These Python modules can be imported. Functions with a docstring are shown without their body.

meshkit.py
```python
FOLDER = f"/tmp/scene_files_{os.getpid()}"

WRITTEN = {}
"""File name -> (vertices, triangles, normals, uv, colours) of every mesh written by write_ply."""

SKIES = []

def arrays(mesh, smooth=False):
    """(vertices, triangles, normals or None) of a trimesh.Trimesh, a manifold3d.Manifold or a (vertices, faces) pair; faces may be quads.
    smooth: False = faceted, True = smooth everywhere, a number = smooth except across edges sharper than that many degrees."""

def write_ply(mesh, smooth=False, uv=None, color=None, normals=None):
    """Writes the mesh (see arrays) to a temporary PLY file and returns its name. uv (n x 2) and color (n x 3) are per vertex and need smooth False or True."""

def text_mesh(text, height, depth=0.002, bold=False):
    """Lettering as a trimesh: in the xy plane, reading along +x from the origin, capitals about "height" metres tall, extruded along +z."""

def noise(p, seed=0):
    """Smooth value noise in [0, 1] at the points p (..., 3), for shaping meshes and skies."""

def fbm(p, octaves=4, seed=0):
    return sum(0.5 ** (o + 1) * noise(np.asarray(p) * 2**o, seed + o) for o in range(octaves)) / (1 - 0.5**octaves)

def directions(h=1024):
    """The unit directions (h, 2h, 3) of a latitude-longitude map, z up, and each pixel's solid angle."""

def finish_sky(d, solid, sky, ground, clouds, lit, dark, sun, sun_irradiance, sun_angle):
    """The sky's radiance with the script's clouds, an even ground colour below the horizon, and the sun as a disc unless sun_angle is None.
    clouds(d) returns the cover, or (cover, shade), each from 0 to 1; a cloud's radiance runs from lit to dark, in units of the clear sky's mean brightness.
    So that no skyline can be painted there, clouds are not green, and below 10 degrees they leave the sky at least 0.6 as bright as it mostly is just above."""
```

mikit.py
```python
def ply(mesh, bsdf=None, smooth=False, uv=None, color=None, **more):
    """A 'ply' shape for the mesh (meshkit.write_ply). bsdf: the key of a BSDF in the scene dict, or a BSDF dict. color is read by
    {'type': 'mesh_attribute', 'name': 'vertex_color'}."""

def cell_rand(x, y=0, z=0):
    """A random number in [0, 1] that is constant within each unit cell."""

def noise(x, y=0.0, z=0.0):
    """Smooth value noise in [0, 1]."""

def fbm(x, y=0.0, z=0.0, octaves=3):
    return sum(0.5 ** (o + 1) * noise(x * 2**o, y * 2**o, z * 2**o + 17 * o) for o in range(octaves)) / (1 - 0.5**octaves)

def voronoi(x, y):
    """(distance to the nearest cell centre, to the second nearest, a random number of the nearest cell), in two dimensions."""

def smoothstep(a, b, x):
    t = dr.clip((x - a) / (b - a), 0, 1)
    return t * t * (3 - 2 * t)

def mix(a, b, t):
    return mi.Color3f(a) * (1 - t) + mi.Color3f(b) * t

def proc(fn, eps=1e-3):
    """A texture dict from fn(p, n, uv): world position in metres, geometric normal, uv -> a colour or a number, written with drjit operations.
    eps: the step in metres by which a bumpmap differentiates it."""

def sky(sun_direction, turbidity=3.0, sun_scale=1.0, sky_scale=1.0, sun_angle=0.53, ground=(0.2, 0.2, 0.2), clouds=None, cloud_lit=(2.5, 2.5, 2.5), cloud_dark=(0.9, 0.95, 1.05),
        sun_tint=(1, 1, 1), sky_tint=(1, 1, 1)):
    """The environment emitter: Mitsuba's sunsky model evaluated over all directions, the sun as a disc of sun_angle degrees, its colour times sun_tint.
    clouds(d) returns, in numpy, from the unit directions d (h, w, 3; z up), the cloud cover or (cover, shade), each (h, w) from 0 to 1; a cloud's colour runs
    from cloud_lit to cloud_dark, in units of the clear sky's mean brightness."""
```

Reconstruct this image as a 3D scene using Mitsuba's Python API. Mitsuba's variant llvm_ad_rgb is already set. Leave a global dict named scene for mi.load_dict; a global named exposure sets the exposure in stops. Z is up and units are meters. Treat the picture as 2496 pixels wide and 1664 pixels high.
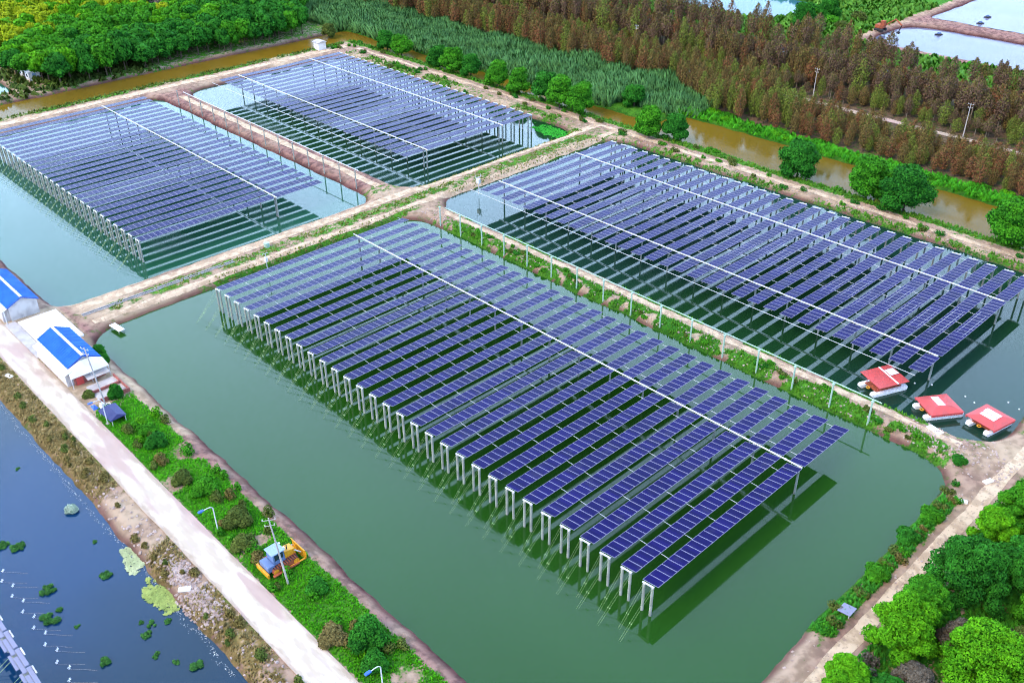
import math, random
import numpy as np, trimesh, manifold3d
import drjit as dr
import mitsuba as mi
import mikit, meshkit
from mikit import noise, fbm, mix, smoothstep

T = mi.ScalarTransform4f
scene, labels = {}, {}
R0 = np.random.default_rng(7)

# ------------------------------------------------------------------ camera, sky, exposure
CAM = np.array([137.167, -61.368, 81.020])
FWD = np.array([-0.615564, 0.585384, -0.527642])
UP = np.array([-0.376617, 0.369616, 0.849437])
FOV = 56.644
scene['camera'] = {'type': 'perspective', 'fov': FOV, 'fov_axis': 'x', 'near_clip': 1.0, 'far_clip': 6000.0,
                   'to_world': T().look_at(origin=CAM.tolist(), target=(CAM + FWD).tolist(), up=UP.tolist())}


def overcast(d):
    """A closed cloud deck, thin and bright low down towards the pale west (-x), thicker and bluer overhead."""
    el = np.degrees(np.arcsin(np.clip(d[..., 2], -1, 1)))
    h = d[..., :2] / np.maximum(np.linalg.norm(d[..., :2], axis=-1, keepdims=True), 1e-6)
    west = 0.5 + 0.5 * (h @ np.array([-0.94, 0.34]))
    q = d / np.maximum(d[..., 2:3] + 0.25, 0.05)
    n = meshkit.fbm(np.stack([q[..., 0] * 1.3 + 9, q[..., 1] * 1.3 + 4, q[..., 2] * 0], -1), 4, 3)
    low = np.exp(-(np.clip(el, 0, 90) / 53.0) ** 2.7)
    bright = low * (0.38 + 0.62 * west ** 1.5) * (0.8 + 0.4 * n) + 0.10 * (n - 0.5)
    bright = bright * (0.62 + 0.38 * np.clip((el - 4) / 16.0, 0, 1))
    return np.ones_like(el), np.clip(1.0 - bright, 0, 1)


scene['sky'] = mikit.sky([-0.10, -0.75, 0.75], turbidity=3.0, sun_scale=0.30, sun_angle=30.0, clouds=overcast,
                         cloud_lit=(5.9, 8.5, 12.2), cloud_dark=(0.46, 0.56, 1.20), sun_tint=(1.12, 1.0, 0.82), ground=(0.1, 0.14, 0.1))
exposure = 2.6


# ------------------------------------------------------------------ materials
def pr(key, rgb, rough=0.6, spec=0.5, metal=0.0, **kw):
    scene[key] = {'type': 'twosided', 'bsdf': {'type': 'principled', 'base_color': rgb if isinstance(rgb, dict) else {'type': 'rgb', 'value': list(rgb)},
                                               'roughness': rough, 'metallic': metal, 'specular': spec, **kw}}


def weather(c1, c2, s, r=0.0):
    def f(p, n, uv):
        return mix(c1, c2, smoothstep(0.3, 0.75, fbm(p.x * s, p.y * s, p.z * s * 0.6, 3)))
    return mikit.proc(f)


def ground_col(p, n, uv):
    a = fbm(p.x * 0.16, p.y * 0.16, 1.0, 4)
    b = fbm(p.x * 1.3, p.y * 1.3, 5.0, 3)
    c = noise(p.x * 5.0, p.y * 5.0, 2.0)
    pale = mix((0.47, 0.36, 0.245), (0.31, 0.225, 0.145), smoothstep(0.3, 0.7, b * 0.6 + a * 0.4))
    red = mix((0.30, 0.17, 0.14), (0.15, 0.082, 0.072), smoothstep(0.3, 0.7, b))
    dry = mix((0.25, 0.185, 0.07), (0.14, 0.105, 0.04), smoothstep(0.3, 0.7, b))
    soil = mix(pale, red, dr.clip(uv.y + (a - 0.5) * 0.9, 0, 1))
    green = mix((0.030, 0.150, 0.012), (0.080, 0.25, 0.020), smoothstep(0.3, 0.75, a * 0.5 + b * 0.5))
    green = mix(green, (0.03, 0.07, 0.015), smoothstep(0.55, 0.8, c) * 0.6)
    south = smoothstep(-32.4, -33.6, p.y)
    litter = mix((0.14, 0.095, 0.06), (0.075, 0.055, 0.035), smoothstep(0.35, 0.65, b))
    soil = mix(soil, litter, smoothstep(139.0, 144.0, p.y) * smoothstep(218.0, 213.0, p.y))
    green = mix(green, dry, south * smoothstep(0.3, 0.5, a + 0.15))
    g = smoothstep(0.35, 0.65, uv.x + (b - 0.5) * 0.7 + (c - 0.5) * 0.35)
    col = mix(soil, green, g)
    wet = smoothstep(0.80, 0.10, p.z + (b - 0.5) * 0.35)
    return mix(col, col * mi.Color3f(0.40, 0.30, 0.34), wet * (1 - 0.5 * g))


pr('m_ground', mikit.proc(ground_col), 0.95, 0.1)


def road_col(p, n, uv):
    b = fbm(p.x * 0.5, p.y * 1.6, 3.0, 4)
    a = fbm(p.x * 0.11, p.y * 0.5, 8.0, 3)
    c = mix((0.63, 0.54, 0.44), (0.51, 0.425, 0.33), smoothstep(0.35, 0.7, b))
    ruts = smoothstep(0.16, 0.05, dr.abs(dr.abs(p.y + 31.0 + 0.25 * (a - 0.5)) - 0.85)) * smoothstep(0.3, 0.6, b)
    c = mix(c, (0.52, 0.42, 0.37), ruts * 0.5)
    edge = smoothstep(1.35, 1.95, dr.abs(p.y + 31.0) + (b - 0.5) * 0.9)
    c = mix(c, (0.36, 0.27, 0.20), edge * 0.7)
    return mix(c, (0.44, 0.31, 0.27), smoothstep(0.54, 0.70, a) * 0.8)


pr('m_road', mikit.proc(road_col), 0.85, 0.2)


def path_col(p, n, uv):
    b = fbm(p.x * 1.1, p.y * 1.1, 3.0, 4)
    c = noise(p.x * 4.0, p.y * 4.0, 7.0)
    return mix(mix((0.60, 0.46, 0.315), (0.43, 0.31, 0.205), smoothstep(0.35, 0.7, b)), (0.30, 0.2, 0.16), smoothstep(0.7, 0.9, c) * 0.6)


pr('m_path', mikit.proc(path_col), 0.95, 0.1)


def water(key, c1, c2, rough=0.045, s=0.03, eta=1.42):
    def f(p, n, uv):
        return mix(c1, c2, smoothstep(0.3, 0.7, fbm(p.x * s, p.y * s, 2.0, 3)))
    def g(p, n, uv):
        return rough * (0.55 + 1.3 * smoothstep(0.35, 0.7, fbm(p.x * 0.07 + p.y * 0.03, p.y * 0.16, 6.0, 3)))
    scene[key] = {'type': 'principled', 'base_color': mikit.proc(f), 'roughness': mikit.proc(g), 'eta': eta}


water('m_water_green', (0.012, 0.062, 0.005), (0.015, 0.070, 0.008))
water('m_water_turquoise', (0.013, 0.075, 0.038), (0.020, 0.092, 0.058))
water('m_water_far', (0.030, 0.115, 0.150), (0.040, 0.135, 0.175), 0.06, 0.03, 1.20)
water('m_water_teal', (0.008, 0.040, 0.012), (0.010, 0.040, 0.026))
water('m_water_navy', (0.002, 0.030, 0.095), (0.003, 0.022, 0.045))
water('m_water_brown', (0.17, 0.108, 0.010), (0.14, 0.095, 0.012), 0.16, 0.03, 1.12)
water('m_water_pale', (0.11, 0.12, 0.18), (0.14, 0.14, 0.20), 0.09, 0.05, 1.20)

pr('m_leaf', {'type': 'mesh_attribute', 'name': 'vertex_color'}, 0.8, 0.04)
pr('m_bark', (0.10, 0.075, 0.055), 0.9, 0.1)
pr('m_bark_pale', (0.22, 0.18, 0.14), 0.9, 0.1)
pr('m_panel_frame', (0.62, 0.63, 0.68), 0.4, 0.5)


def panel_col(p, n, uv):
    one = mikit.cell_rand(p.x / 3.1 + 0.02, p.y / 1.095 + 0.5, 3.0)
    dust = smoothstep(0.55, 0.9, fbm(p.x * 0.8, p.y * 0.8, 4.0, 3))
    glass = mix(mix((0.005, 0.004, 0.060), (0.008, 0.005, 0.092), one), (0.04, 0.04, 0.08), dust * 0.35)
    return mix(glass, (0.27, 0.27, 0.38), smoothstep(0.4, 0.6, uv.x))


def panel_rough(p, n, uv):
    return 0.06 + 0.4 * smoothstep(0.4, 0.6, uv.x)


scene['m_panel'] = {'type': 'twosided', 'bsdf': {'type': 'principled', 'base_color': mikit.proc(panel_col), 'roughness': mikit.proc(panel_rough), 'eta': 1.11}}
pr('m_pile', weather((0.36, 0.37, 0.33), (0.24, 0.26, 0.23), 1.5), 0.8, 0.2)
pr('m_steel', (0.60, 0.62, 0.66), 0.4, 0.5)
pr('m_tray', (0.20, 0.20, 0.29), 0.5, 0.5)
pr('m_cable', (0.36, 0.50, 0.22), 0.5, 0.5)
pr('m_steel_green', (0.36, 0.52, 0.44), 0.45, 0.5)
pr('m_roof_blue', weather((0.010, 0.105, 0.42), (0.020, 0.14, 0.50), 0.7), 0.6, 0.15)
pr('m_ridge_blue', (0.02, 0.09, 0.42), 0.45, 0.5)
pr('m_white', weather((0.80, 0.79, 0.77), (0.68, 0.66, 0.63), 0.9), 0.7, 0.3)
pr('m_plaster', weather((0.60, 0.58, 0.56), (0.40, 0.38, 0.37), 1.1), 0.85, 0.2)
pr('m_red_paint', weather((0.60, 0.075, 0.070), (0.48, 0.075, 0.07), 1.3), 0.5, 0.4)
pr('m_brick', weather((0.36, 0.12, 0.10), (0.26, 0.09, 0.08), 1.8), 0.9, 0.2)
pr('m_concrete', weather((0.50, 0.47, 0.45), (0.38, 0.35, 0.34), 0.8), 0.9, 0.2)
pr('m_dark', (0.025, 0.025, 0.03), 0.6, 0.4)
pr('m_glass', (0.02, 0.03, 0.05), 0.1, 0.6)
pr('m_tarp', (0.025, 0.03, 0.13), 0.55, 0.4)
pr('m_blue_plastic', (0.03, 0.12, 0.65), 0.4, 0.5)
pr('m_yellow', weather((0.75, 0.36, 0.02), (0.62, 0.27, 0.02), 1.5), 0.5, 0.4)
pr('m_rust', weather((0.42, 0.11, 0.05), (0.26, 0.075, 0.04), 1.6), 0.8, 0.3)
pr('m_cab_blue', (0.12, 0.19, 0.36), 0.4, 0.5)
pr('m_cab_roof', (0.26, 0.37, 0.53), 0.5, 0.4)
pr('m_stone', weather((0.46, 0.37, 0.33), (0.30, 0.22, 0.19), 2.0), 0.9, 0.2)
pr('m_float', (0.85, 0.86, 0.9), 0.5, 0.4)

# ------------------------------------------------------------------ helpers
used = {}


def numbered(name):
    n = used.get(name, -1) + 1
    used[name] = n
    return name if n == 0 else f'{name}_{n:03d}'


def thing(name, label, cat, group=None):
    k = numbered(name)
    labels[k] = {'label': label.replace('navy solar panel row in the far', 'solar panel row in the far'), 'category': cat}
    if group:
        labels[k]['group'] = group
    return k


def part(parent, name, mesh, mat, smooth=False, label=None, kind=None, **kw):
    k = numbered(parent + '__' + name)
    scene[k] = mikit.ply(mesh, mat, smooth, **kw)
    if label or kind:
        labels[k] = {**({'label': label} if label else {}), **({'kind': kind} if kind else {})}
    return k


def single(name, mesh, mat, label, cat, group=None, smooth=False, **kw):
    k = thing(name, label, cat, group)
    scene[k] = mikit.ply(mesh, mat, smooth, **kw)
    return k


def struct(name, mesh, mat, smooth=False, label=None, **kw):
    k = numbered(name)
    scene[k] = mikit.ply(mesh, mat, smooth, **kw)
    labels[k] = {'kind': 'structure', **({'label': label} if label else {})}
    return k


def stuff(name, label, cat, v, f, n=None, col=None, mat='m_leaf'):
    k = numbered(name)
    scene[k] = raw((v, f), mat, n, col)
    labels[k] = {'label': label, 'category': cat, 'kind': 'stuff'}
    return k


def raw(mesh, mat, n=None, col=None, uv=None):
    path = meshkit.write_ply(mesh, False, uv, col, normals=n)
    return {'type': 'ply', 'filename': path, 'face_normals': n is None, 'bsdf': {'type': 'ref', 'id': mat}}


def inst(key, group, m):
    scene[key] = {'type': 'instance', 'g': {'type': 'ref', 'id': group}, 'to_world': m}


def cat(*ms):
    return trimesh.util.concatenate([m for m in ms if m is not None])


def box(x0, x1, y0, y1, z0, z1):
    m = trimesh.creation.box((x1 - x0, y1 - y0, z1 - z0))
    m.apply_translation(((x0 + x1) / 2, (y0 + y1) / 2, (z0 + z1) / 2))
    return m


def cbox(x0, x1, y0, y1, z0, z1, c=0.03):
    """A box with chamfered edges."""
    p = []
    for sx in (0, 1):
        for sy in (0, 1):
            for sz in (0, 1):
                q = np.array([x1 if sx else x0, y1 if sy else y0, z1 if sz else z0], float)
                s = np.array([-1 if sx else 1, -1 if sy else 1, -1 if sz else 1]) * c
                for k in range(3):
                    e = s.copy()
                    e[k] = 0
                    p.append(q + e)
    return trimesh.convex.convex_hull(np.array(p))


def tube(pts, rad, sides=8, caps=True):
    p = np.asarray(pts, float)
    r = np.broadcast_to(np.asarray(rad, float), (len(p),))
    t = np.gradient(p, axis=0)
    t /= np.linalg.norm(t, axis=1, keepdims=True)
    a = np.cross(t, [0, 0, 1.0]) if abs(t[0, 2]) < 0.9 else np.cross(t, [1.0, 0, 0])
    a /= np.linalg.norm(a, axis=1, keepdims=True)
    b = np.cross(t, a)
    g = np.arange(sides) * 2 * np.pi / sides
    v = (p[:, None] + r[:, None, None] * (np.cos(g)[None, :, None] * a[:, None] + np.sin(g)[None, :, None] * b[:, None])).reshape(-1, 3)
    f = []
    for i in range(len(p) - 1):
        for j in range(sides):
            k = (j + 1) % sides
            f += [[i * sides + j, i * sides + k, (i + 1) * sides + k], [i * sides + j, (i + 1) * sides + k, (i + 1) * sides + j]]
    if caps:
        n = len(v)
        v = np.vstack([v, p[:1], p[-1:]])
        e = (len(p) - 1) * sides
        for j in range(sides):
            k = (j + 1) % sides
            f += [[n, k, j], [n + 1, e + j, e + k]]
    return trimesh.Trimesh(v, np.array(f)[:, ::-1], process=False)


def hull(pts):
    return trimesh.convex.convex_hull(np.asarray(pts, float))


def turned(m, deg, at=(0, 0, 0)):
    m = m.copy()
    m.apply_transform(trimesh.transformations.rotation_matrix(math.radians(deg), [0, 0, 1]))
    m.apply_translation(at)
    return m


RIGHT = np.cross(FWD, UP)


def seen(x, y, z=3.0, margin=0.12):
    q = np.stack([np.asarray(x) - CAM[0], np.asarray(y) - CAM[1], np.asarray(z) + 0 * np.asarray(x) - CAM[2]], -1)
    w = q @ FWD
    k = math.tan(math.radians(FOV / 2))
    a, b = (q @ RIGHT) / (w * k), (q @ UP) / (w * k)
    return (w > 1) & (np.abs(a) < 1 + margin) & (np.abs(b) < 0.667 + margin)


def dist(x, y, z=3.0):
    return np.sqrt((np.asarray(x) - CAM[0]) ** 2 + (np.asarray(y) - CAM[1]) ** 2 + (z - CAM[2]) ** 2)


# ------------------------------------------------------------------ the terrain
#         x0, x1, y0, y1, corner radius, wobble, water
PONDS = {'front': (-7.6, 107.8, -20.4, 47.9, 6, 0.5, 'm_water_green'),
         'back_left': (-117.8, -18.8, -20.4, 46.8, 4, 0.5, 'm_water_turquoise'),
         'back_right': (-117.4, -17.2, 54.6, 108.3, 6, 0.5, 'm_water_teal'),
         'right': (-8.6, 108.6, 54.9, 111.2, 6, 0.6, 'm_water_teal'),
         'blue': (-4.0, 300, -220, -36.9, 3, 0.5, 'm_water_navy'),
         'west_canal': (-142.6, -129.6, -60, 122, 2, 0.7, 'm_water_brown'),
         'north_canal': (-142.6, 20, 120.6, 127.5, 2, 1.2, 'm_water_brown'),
         'north_canal_wide': (-8, 190, 120.8, 137.2, 5, 0.8, 'm_water_brown'),
         'west_pool': (-186, -151.5, 4, 20.5, 5, 0.8, 'm_water_turquoise'),
         'flooded_strip': (-150, 60, 206.5, 213.5, 3, 1.0, 'm_water_pale'),
         'far_pond': (-150, -46, 236.5, 275, 9, 1.0, 'm_water_far'),
         'far_pond_b': (-150, -45, 279, 345, 9, 1.0, 'm_water_far'),
         'pale_pond': (-10.5, 140, 238.5, 269.5, 10, 0.8, 'm_water_pale'),
         'pale_pond_b': (-10.5, 140, 281.5, 360, 6, 0.8, 'm_water_pale')}


def pond_d(x, y, q):
    x0, x1, y0, y1, r, wob, _ = q
    ax = np.abs(x - (x0 + x1) / 2) - (x1 - x0) / 2 + r
    ay = np.abs(y - (y0 + y1) / 2) - (y1 - y0) / 2 + r
    return np.hypot(np.maximum(ax, 0), np.maximum(ay, 0)) + np.minimum(np.maximum(ax, ay), 0) - r


def nz(x, y, s, k, seed):
    return meshkit.fbm(np.stack([x * s, y * s, np.full_like(x, 0.5)], -1), k, seed)


def shore(x, y):
    w1 = nz(x, y, 0.12, 3, 5) - 0.5
    w2 = nz(x, y, 0.6, 2, 6) - 0.5
    d = np.full(x.shape, 1e3)
    for q in PONDS.values():
        d = np.minimum(d, pond_d(x, y, q) + q[5] * (2.6 * w1 + 1.0 * w2))
    return d


def ss(a, b, v):
    t = np.clip((v - a) / (b - a), 0, 1)
    return t * t * (3 - 2 * t)


def height(x, y, d=None):
    x, y = np.asarray(x, float), np.asarray(y, float)
    d = shore(x, y) if d is None else d
    top = 1.0 + 0.35 * (nz(x, y, 0.25, 3, 8) - 0.5)
    flat = ss(-27.8, -28.8, y) * ss(-34.6, -33.4, y)
    top = top * (1 - flat) + 1.0 * flat
    return -1.3 + (top + 1.3) * ss(-2.4, 2.0, d)


def lines(segs):
    out = []
    for a, b, s in segs:
        out.append(np.arange(a, b, s))
    return np.unique(np.round(np.concatenate(out), 4))


gx = lines([(-3000, -600, 400), (-600, -420, 30), (-420, -150, 2.4), (-150, -25, 1.0), (-25, 125, 0.5), (125, 190, 1.2), (190, 400, 15), (400, 3001, 400)])
gy = lines([(-3000, -300, 400), (-300, -110, 15), (-110, -60, 2), (-60, -15, 0.5), (-15, 42, 1.0), (42, 62, 0.5), (62, 150, 0.8), (150, 430, 2.0), (430, 600, 30), (600, 3001, 400)])
X, Y = np.meshgrid(gx, gy, indexing='ij')
D = shore(X, Y)
Z = height(X, Y, D)
# where grass grows and where bare red soil shows
n1, n2 = nz(X, Y, 0.09, 3, 11), nz(X, Y, 0.35, 3, 12)


def band(v, a, b, s=0.8):
    return ss(a - s, a + s, v) * (1 - ss(b - s, b + s, v))


def grass_mask(x, y, n1, n2):
    g = 0.25 + 0.9 * (n1 - 0.4)
    def put(w, val):
        nonlocal g
        g = g * (1 - w) + w * val
    put(band(y, -28.8, -22.6, 0.6) * band(x, 16, 100, 3), 0.98 - 0.75 * ss(0.56, 0.68, n1))
    put(band(y, -28.8, -20.6, 0.6) * band(x, -60, 13, 2), 0.05)
    put(band(y, -22.4, -19.5, 0.3) * (x > -6) * (x < 110), 0.10)
    put(band(y, -37.6, -33.0, 0.3) * (x < 110), 0.72 - 0.9 * ss(0.45, 0.62, n1) * ss(30, 40, x))
    put(band(x, -18.8, -7.2, 0.3) * band(y, -20, 110, 2), 0.15 + 0.35 * (n2 - 0.5))
    put(band(x, -13.8, -10.4, 0.6) * band(y, -14, 112, 2), 0.55 + 0.9 * (n2 - 0.45))
    put(band(x, -9.4, -7.0, 0.4) * band(y, 2, 50, 4), 0.7)
    put(band(x, -18.9, -15.6, 0.4) * band(y, 57, 108, 3), 0.85)
    put(band(x, -10.2, -7.0, 0.4) * band(y, 60, 112, 3), 0.85)
    put(band(y, 47, 51.4, 0.4) * band(x, 4, 104, 3), 0.95 - 0.9 * ss(0.5, 0.66, n2))
    put(band(y, 51.4, 53.2, 0.3) * band(x, -4, 108, 2), 0.12)
    put(band(y, 53.2, 56.5, 0.3) * band(x, 4, 100, 3), 0.75 - 0.8 * ss(0.5, 0.66, n1))
    put(band(y, 46, 55.5, 0.5) * band(x, -118, -24, 3), 0.10 + 0.3 * (n2 - 0.5))
    put(band(y, 107, 113.2, 0.6) * band(x, -120, 110, 3), 0.45 + 1.1 * (n1 - 0.45))
    put(band(y, 113, 117.2, 0.5) * band(x, -126, 120, 3), 0.18 + 0.8 * (n2 - 0.5))
    put(band(y, 117.2, 123, 0.5) * band(x, -128, 130, 2), 0.95)
    put(band(x, -130, -117, 0.5) * band(y, -30, 112, 3), 0.12)
    put(band(x, -130.5, -125.4, 0.6) * band(y, -30, 116, 3), 0.62 + 0.9 * (n1 - 0.5))
    put(band(y, 124, 141, 1.5) * (x > -150), 0.97)
    put(ss(141, 144, y) * (y < 236), 0.30 + 0.3 * (n1 - 0.5))
    put(band(y, 166, 171, 0.7) * band(x, -60, 120, 5), 0.0)
    put(ss(214, 218, y) * (1 - 0.9 * ss(-12, -4, x) * ss(228, 233, y)), 0.95)
    put(band(x, -47, -13, 2) * (y > 216), 0.95 - 0.5 * ss(0.5, 0.7, n1))
    put(ss(-143, -145, x) * ss(24, 30, y), 0.6)
    put(ss(-143, -145, x) * ss(30, 24, y), 0.35)
    put(ss(-16, -12, x) * ss(231, 235, y), -0.2)
    put(band(x, 108, 113.6, 0.3) * band(y, -10, 60, 2), 0.10)
    put(band(x, 106, 110.4, 0.4) * band(y, 10, 41, 2), 0.9)
    put(ss(113.2, 115, x), 0.55 + 0.9 * (n1 - 0.4))
    return g


G = grass_mask(X, Y, n1, n2)
RED = 0.35 + 0.9 * (n1 - 0.5)
RED = RED + 0.6 * band(Y, 46, 55, 0.5) * band(X, -118, -24, 3) + 0.5 * band(Y, -23, -19, 0.5) + 0.8 * ss(226, 233, Y) * ss(-14, -8, X)
RED = np.where((X > -20) & (X < 30) & (Y < -20) & (Y > -38), RED * 0.3, RED)
nxg, nyg = X.shape
idx = np.arange(nxg * nyg).reshape(nxg, nyg)
quad = np.stack([idx[:-1, :-1], idx[1:, :-1], idx[1:, 1:], idx[:-1, 1:]], -1).reshape(-1, 4)
struct('ground', (np.stack([X, Y, Z], -1).reshape(-1, 3), quad), 'm_ground', True, uv=np.stack([G.ravel(), np.clip(RED, 0, 1).ravel()], -1))


def rect_sheet(x0, x1, y0, y1, z):
    return np.array([[x0, y0, z], [x1, y0, z], [x1, y1, z], [x0, y1, z]], float), np.array([[0, 1, 2, 3]])


WN = {'west_canal': 'canal', 'north_canal': 'canal', 'north_canal_wide': 'canal', 'flooded_strip': 'canal'}
WL = {'front': 'green fish pond under the large front solar array', 'back_left': 'turquoise pond under the far left solar array', 'back_right': 'dark green pond under the far middle solar array',
      'right': 'grey green pond under the right solar array, with red rafts', 'blue': 'dark blue pond beside the concrete road at bottom left', 'west_canal': 'muddy canal in front of the left forest',
      'north_canal': 'narrow muddy canal beside the reed bed', 'north_canal_wide': 'wide brown canal with round trees on its near bank', 'west_pool': 'small pale pool at the left edge beside the white cabin',
      'flooded_strip': 'pale flooded strip behind the brown conifers', 'far_pond': 'pale blue pond at the top, right of centre', 'far_pond_b': 'far pale blue pond at the top edge',
      'pale_pond': 'pale lilac pond with red banks, nearer one at top right', 'pale_pond_b': 'pale lilac pond at the top right corner'}
for i, (k, q) in enumerate(PONDS.items()):
    zz = 0.004 * (i % 2)
    b = 2.2
    struct(WN.get(k, 'pond'), rect_sheet(q[0] - b, q[1] + b, q[2] - b, q[3] + b, zz if k != 'north_canal' else 0.004), q[6], label=WL[k])

# the concrete road along the blue pond
rx = np.arange(-70, 130.1, 0.5)


def strip(xs, lo, hi, z, axis=0, wob=0.0, seed=0, cross=6, lift=0.0):
    """A draped strip along x (axis 0) or y (axis 1) between lo and hi, with uneven edges."""
    n = len(xs)
    w = (nz(xs, xs * 0, 0.22, 3, seed) - 0.5) * 2 * wob, (nz(xs, xs * 0 + 40, 0.22, 3, seed) - 0.5) * 2 * wob
    t = np.linspace(0, 1, cross)[None]
    a, b = (np.broadcast_to(v, (n,)) for v in (lo, hi))
    c = (a + w[0])[:, None] * (1 - t) + (b + w[1])[:, None] * t
    s = np.repeat(xs[:, None], cross, 1)
    xx, yy = (s, c) if axis == 0 else (c, s)
    zz = height(xx, yy) + lift if z is None else np.full_like(xx, z)
    ii = np.arange(n * cross).reshape(n, cross)
    f = np.stack([ii[:-1, :-1], ii[1:, :-1], ii[1:, 1:], ii[:-1, 1:]], -1).reshape(-1, 4)
    if axis == 1:
        f = f[:, ::-1]
    return np.stack([xx, yy, zz], -1).reshape(-1, 3), f


def slab_road():
    v, f = strip(rx, -33.0, -29.0, 1.11, 0, 0.12, 3, 9)
    n, c = len(rx), 9
    ii = np.arange(n * c).reshape(n, c)
    low = v.copy()
    low[:, 2] = 0.7
    side = np.vstack([np.stack([ii[:-1, 0] + len(v), ii[1:, 0] + len(v), ii[1:, 0], ii[:-1, 0]], -1), np.stack([ii[:-1, -1], ii[1:, -1], ii[1:, -1] + len(v), ii[:-1, -1] + len(v)], -1)])
    return np.vstack([v, low]), np.vstack([f, side])


struct('road', slab_road(), 'm_road', label='pale concrete road along the blue pond')
ys = lambda a, b: np.arange(a, b, 0.6)
struct('dirt_path', strip(ys(-18, 115), -16.6, -14.4, None, 1, 0.5, 21, 6, 0.035), 'm_path', label='dirt path on the cross dike, left track')
struct('dirt_path', strip(ys(-18, 115), -10.2, -8.5, None, 1, 0.5, 22, 6, 0.035), 'm_path', label='dirt path on the cross dike, right track')
struct('dirt_path', strip(ys(-2, 106), 51.6, 52.9, None, 0, 0.5, 23, 5, 0.035), 'm_path', label='narrow dirt path between the front and right ponds')
struct('dirt_path', strip(ys(-112, -22), 50.0, 51.8, None, 0, 0.4, 24, 5, 0.035), 'm_path', label='dirt path between the two far ponds')
struct('dirt_path', strip(ys(-118, 125), 114.0, 115.3, None, 0, 0.8, 25, 5, 0.035), 'm_path', label='dirt path along the brown canal')
struct('dirt_path', strip(ys(-25, 114), -124.4, -121.6, None, 1, 0.7, 26, 6, 0.035), 'm_path', label='dirt path along the left canal')
struct('dirt_path', strip(ys(-10, 60), 111.3, 113.0, None, 1, 0.35, 27, 6, 0.035), 'm_path', label='pale dirt path in front of the near right trees')
struct('dirt_path', strip(ys(-90, 125), 167.6, 169.8, None, 0, 0.4, 28, 5, 0.05), 'm_road', label='pale track through the brown conifers')
for a, b, l, s in ((269.8, 280.9, 'pale bank between the two lilac ponds', 31),):
    pass

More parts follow.
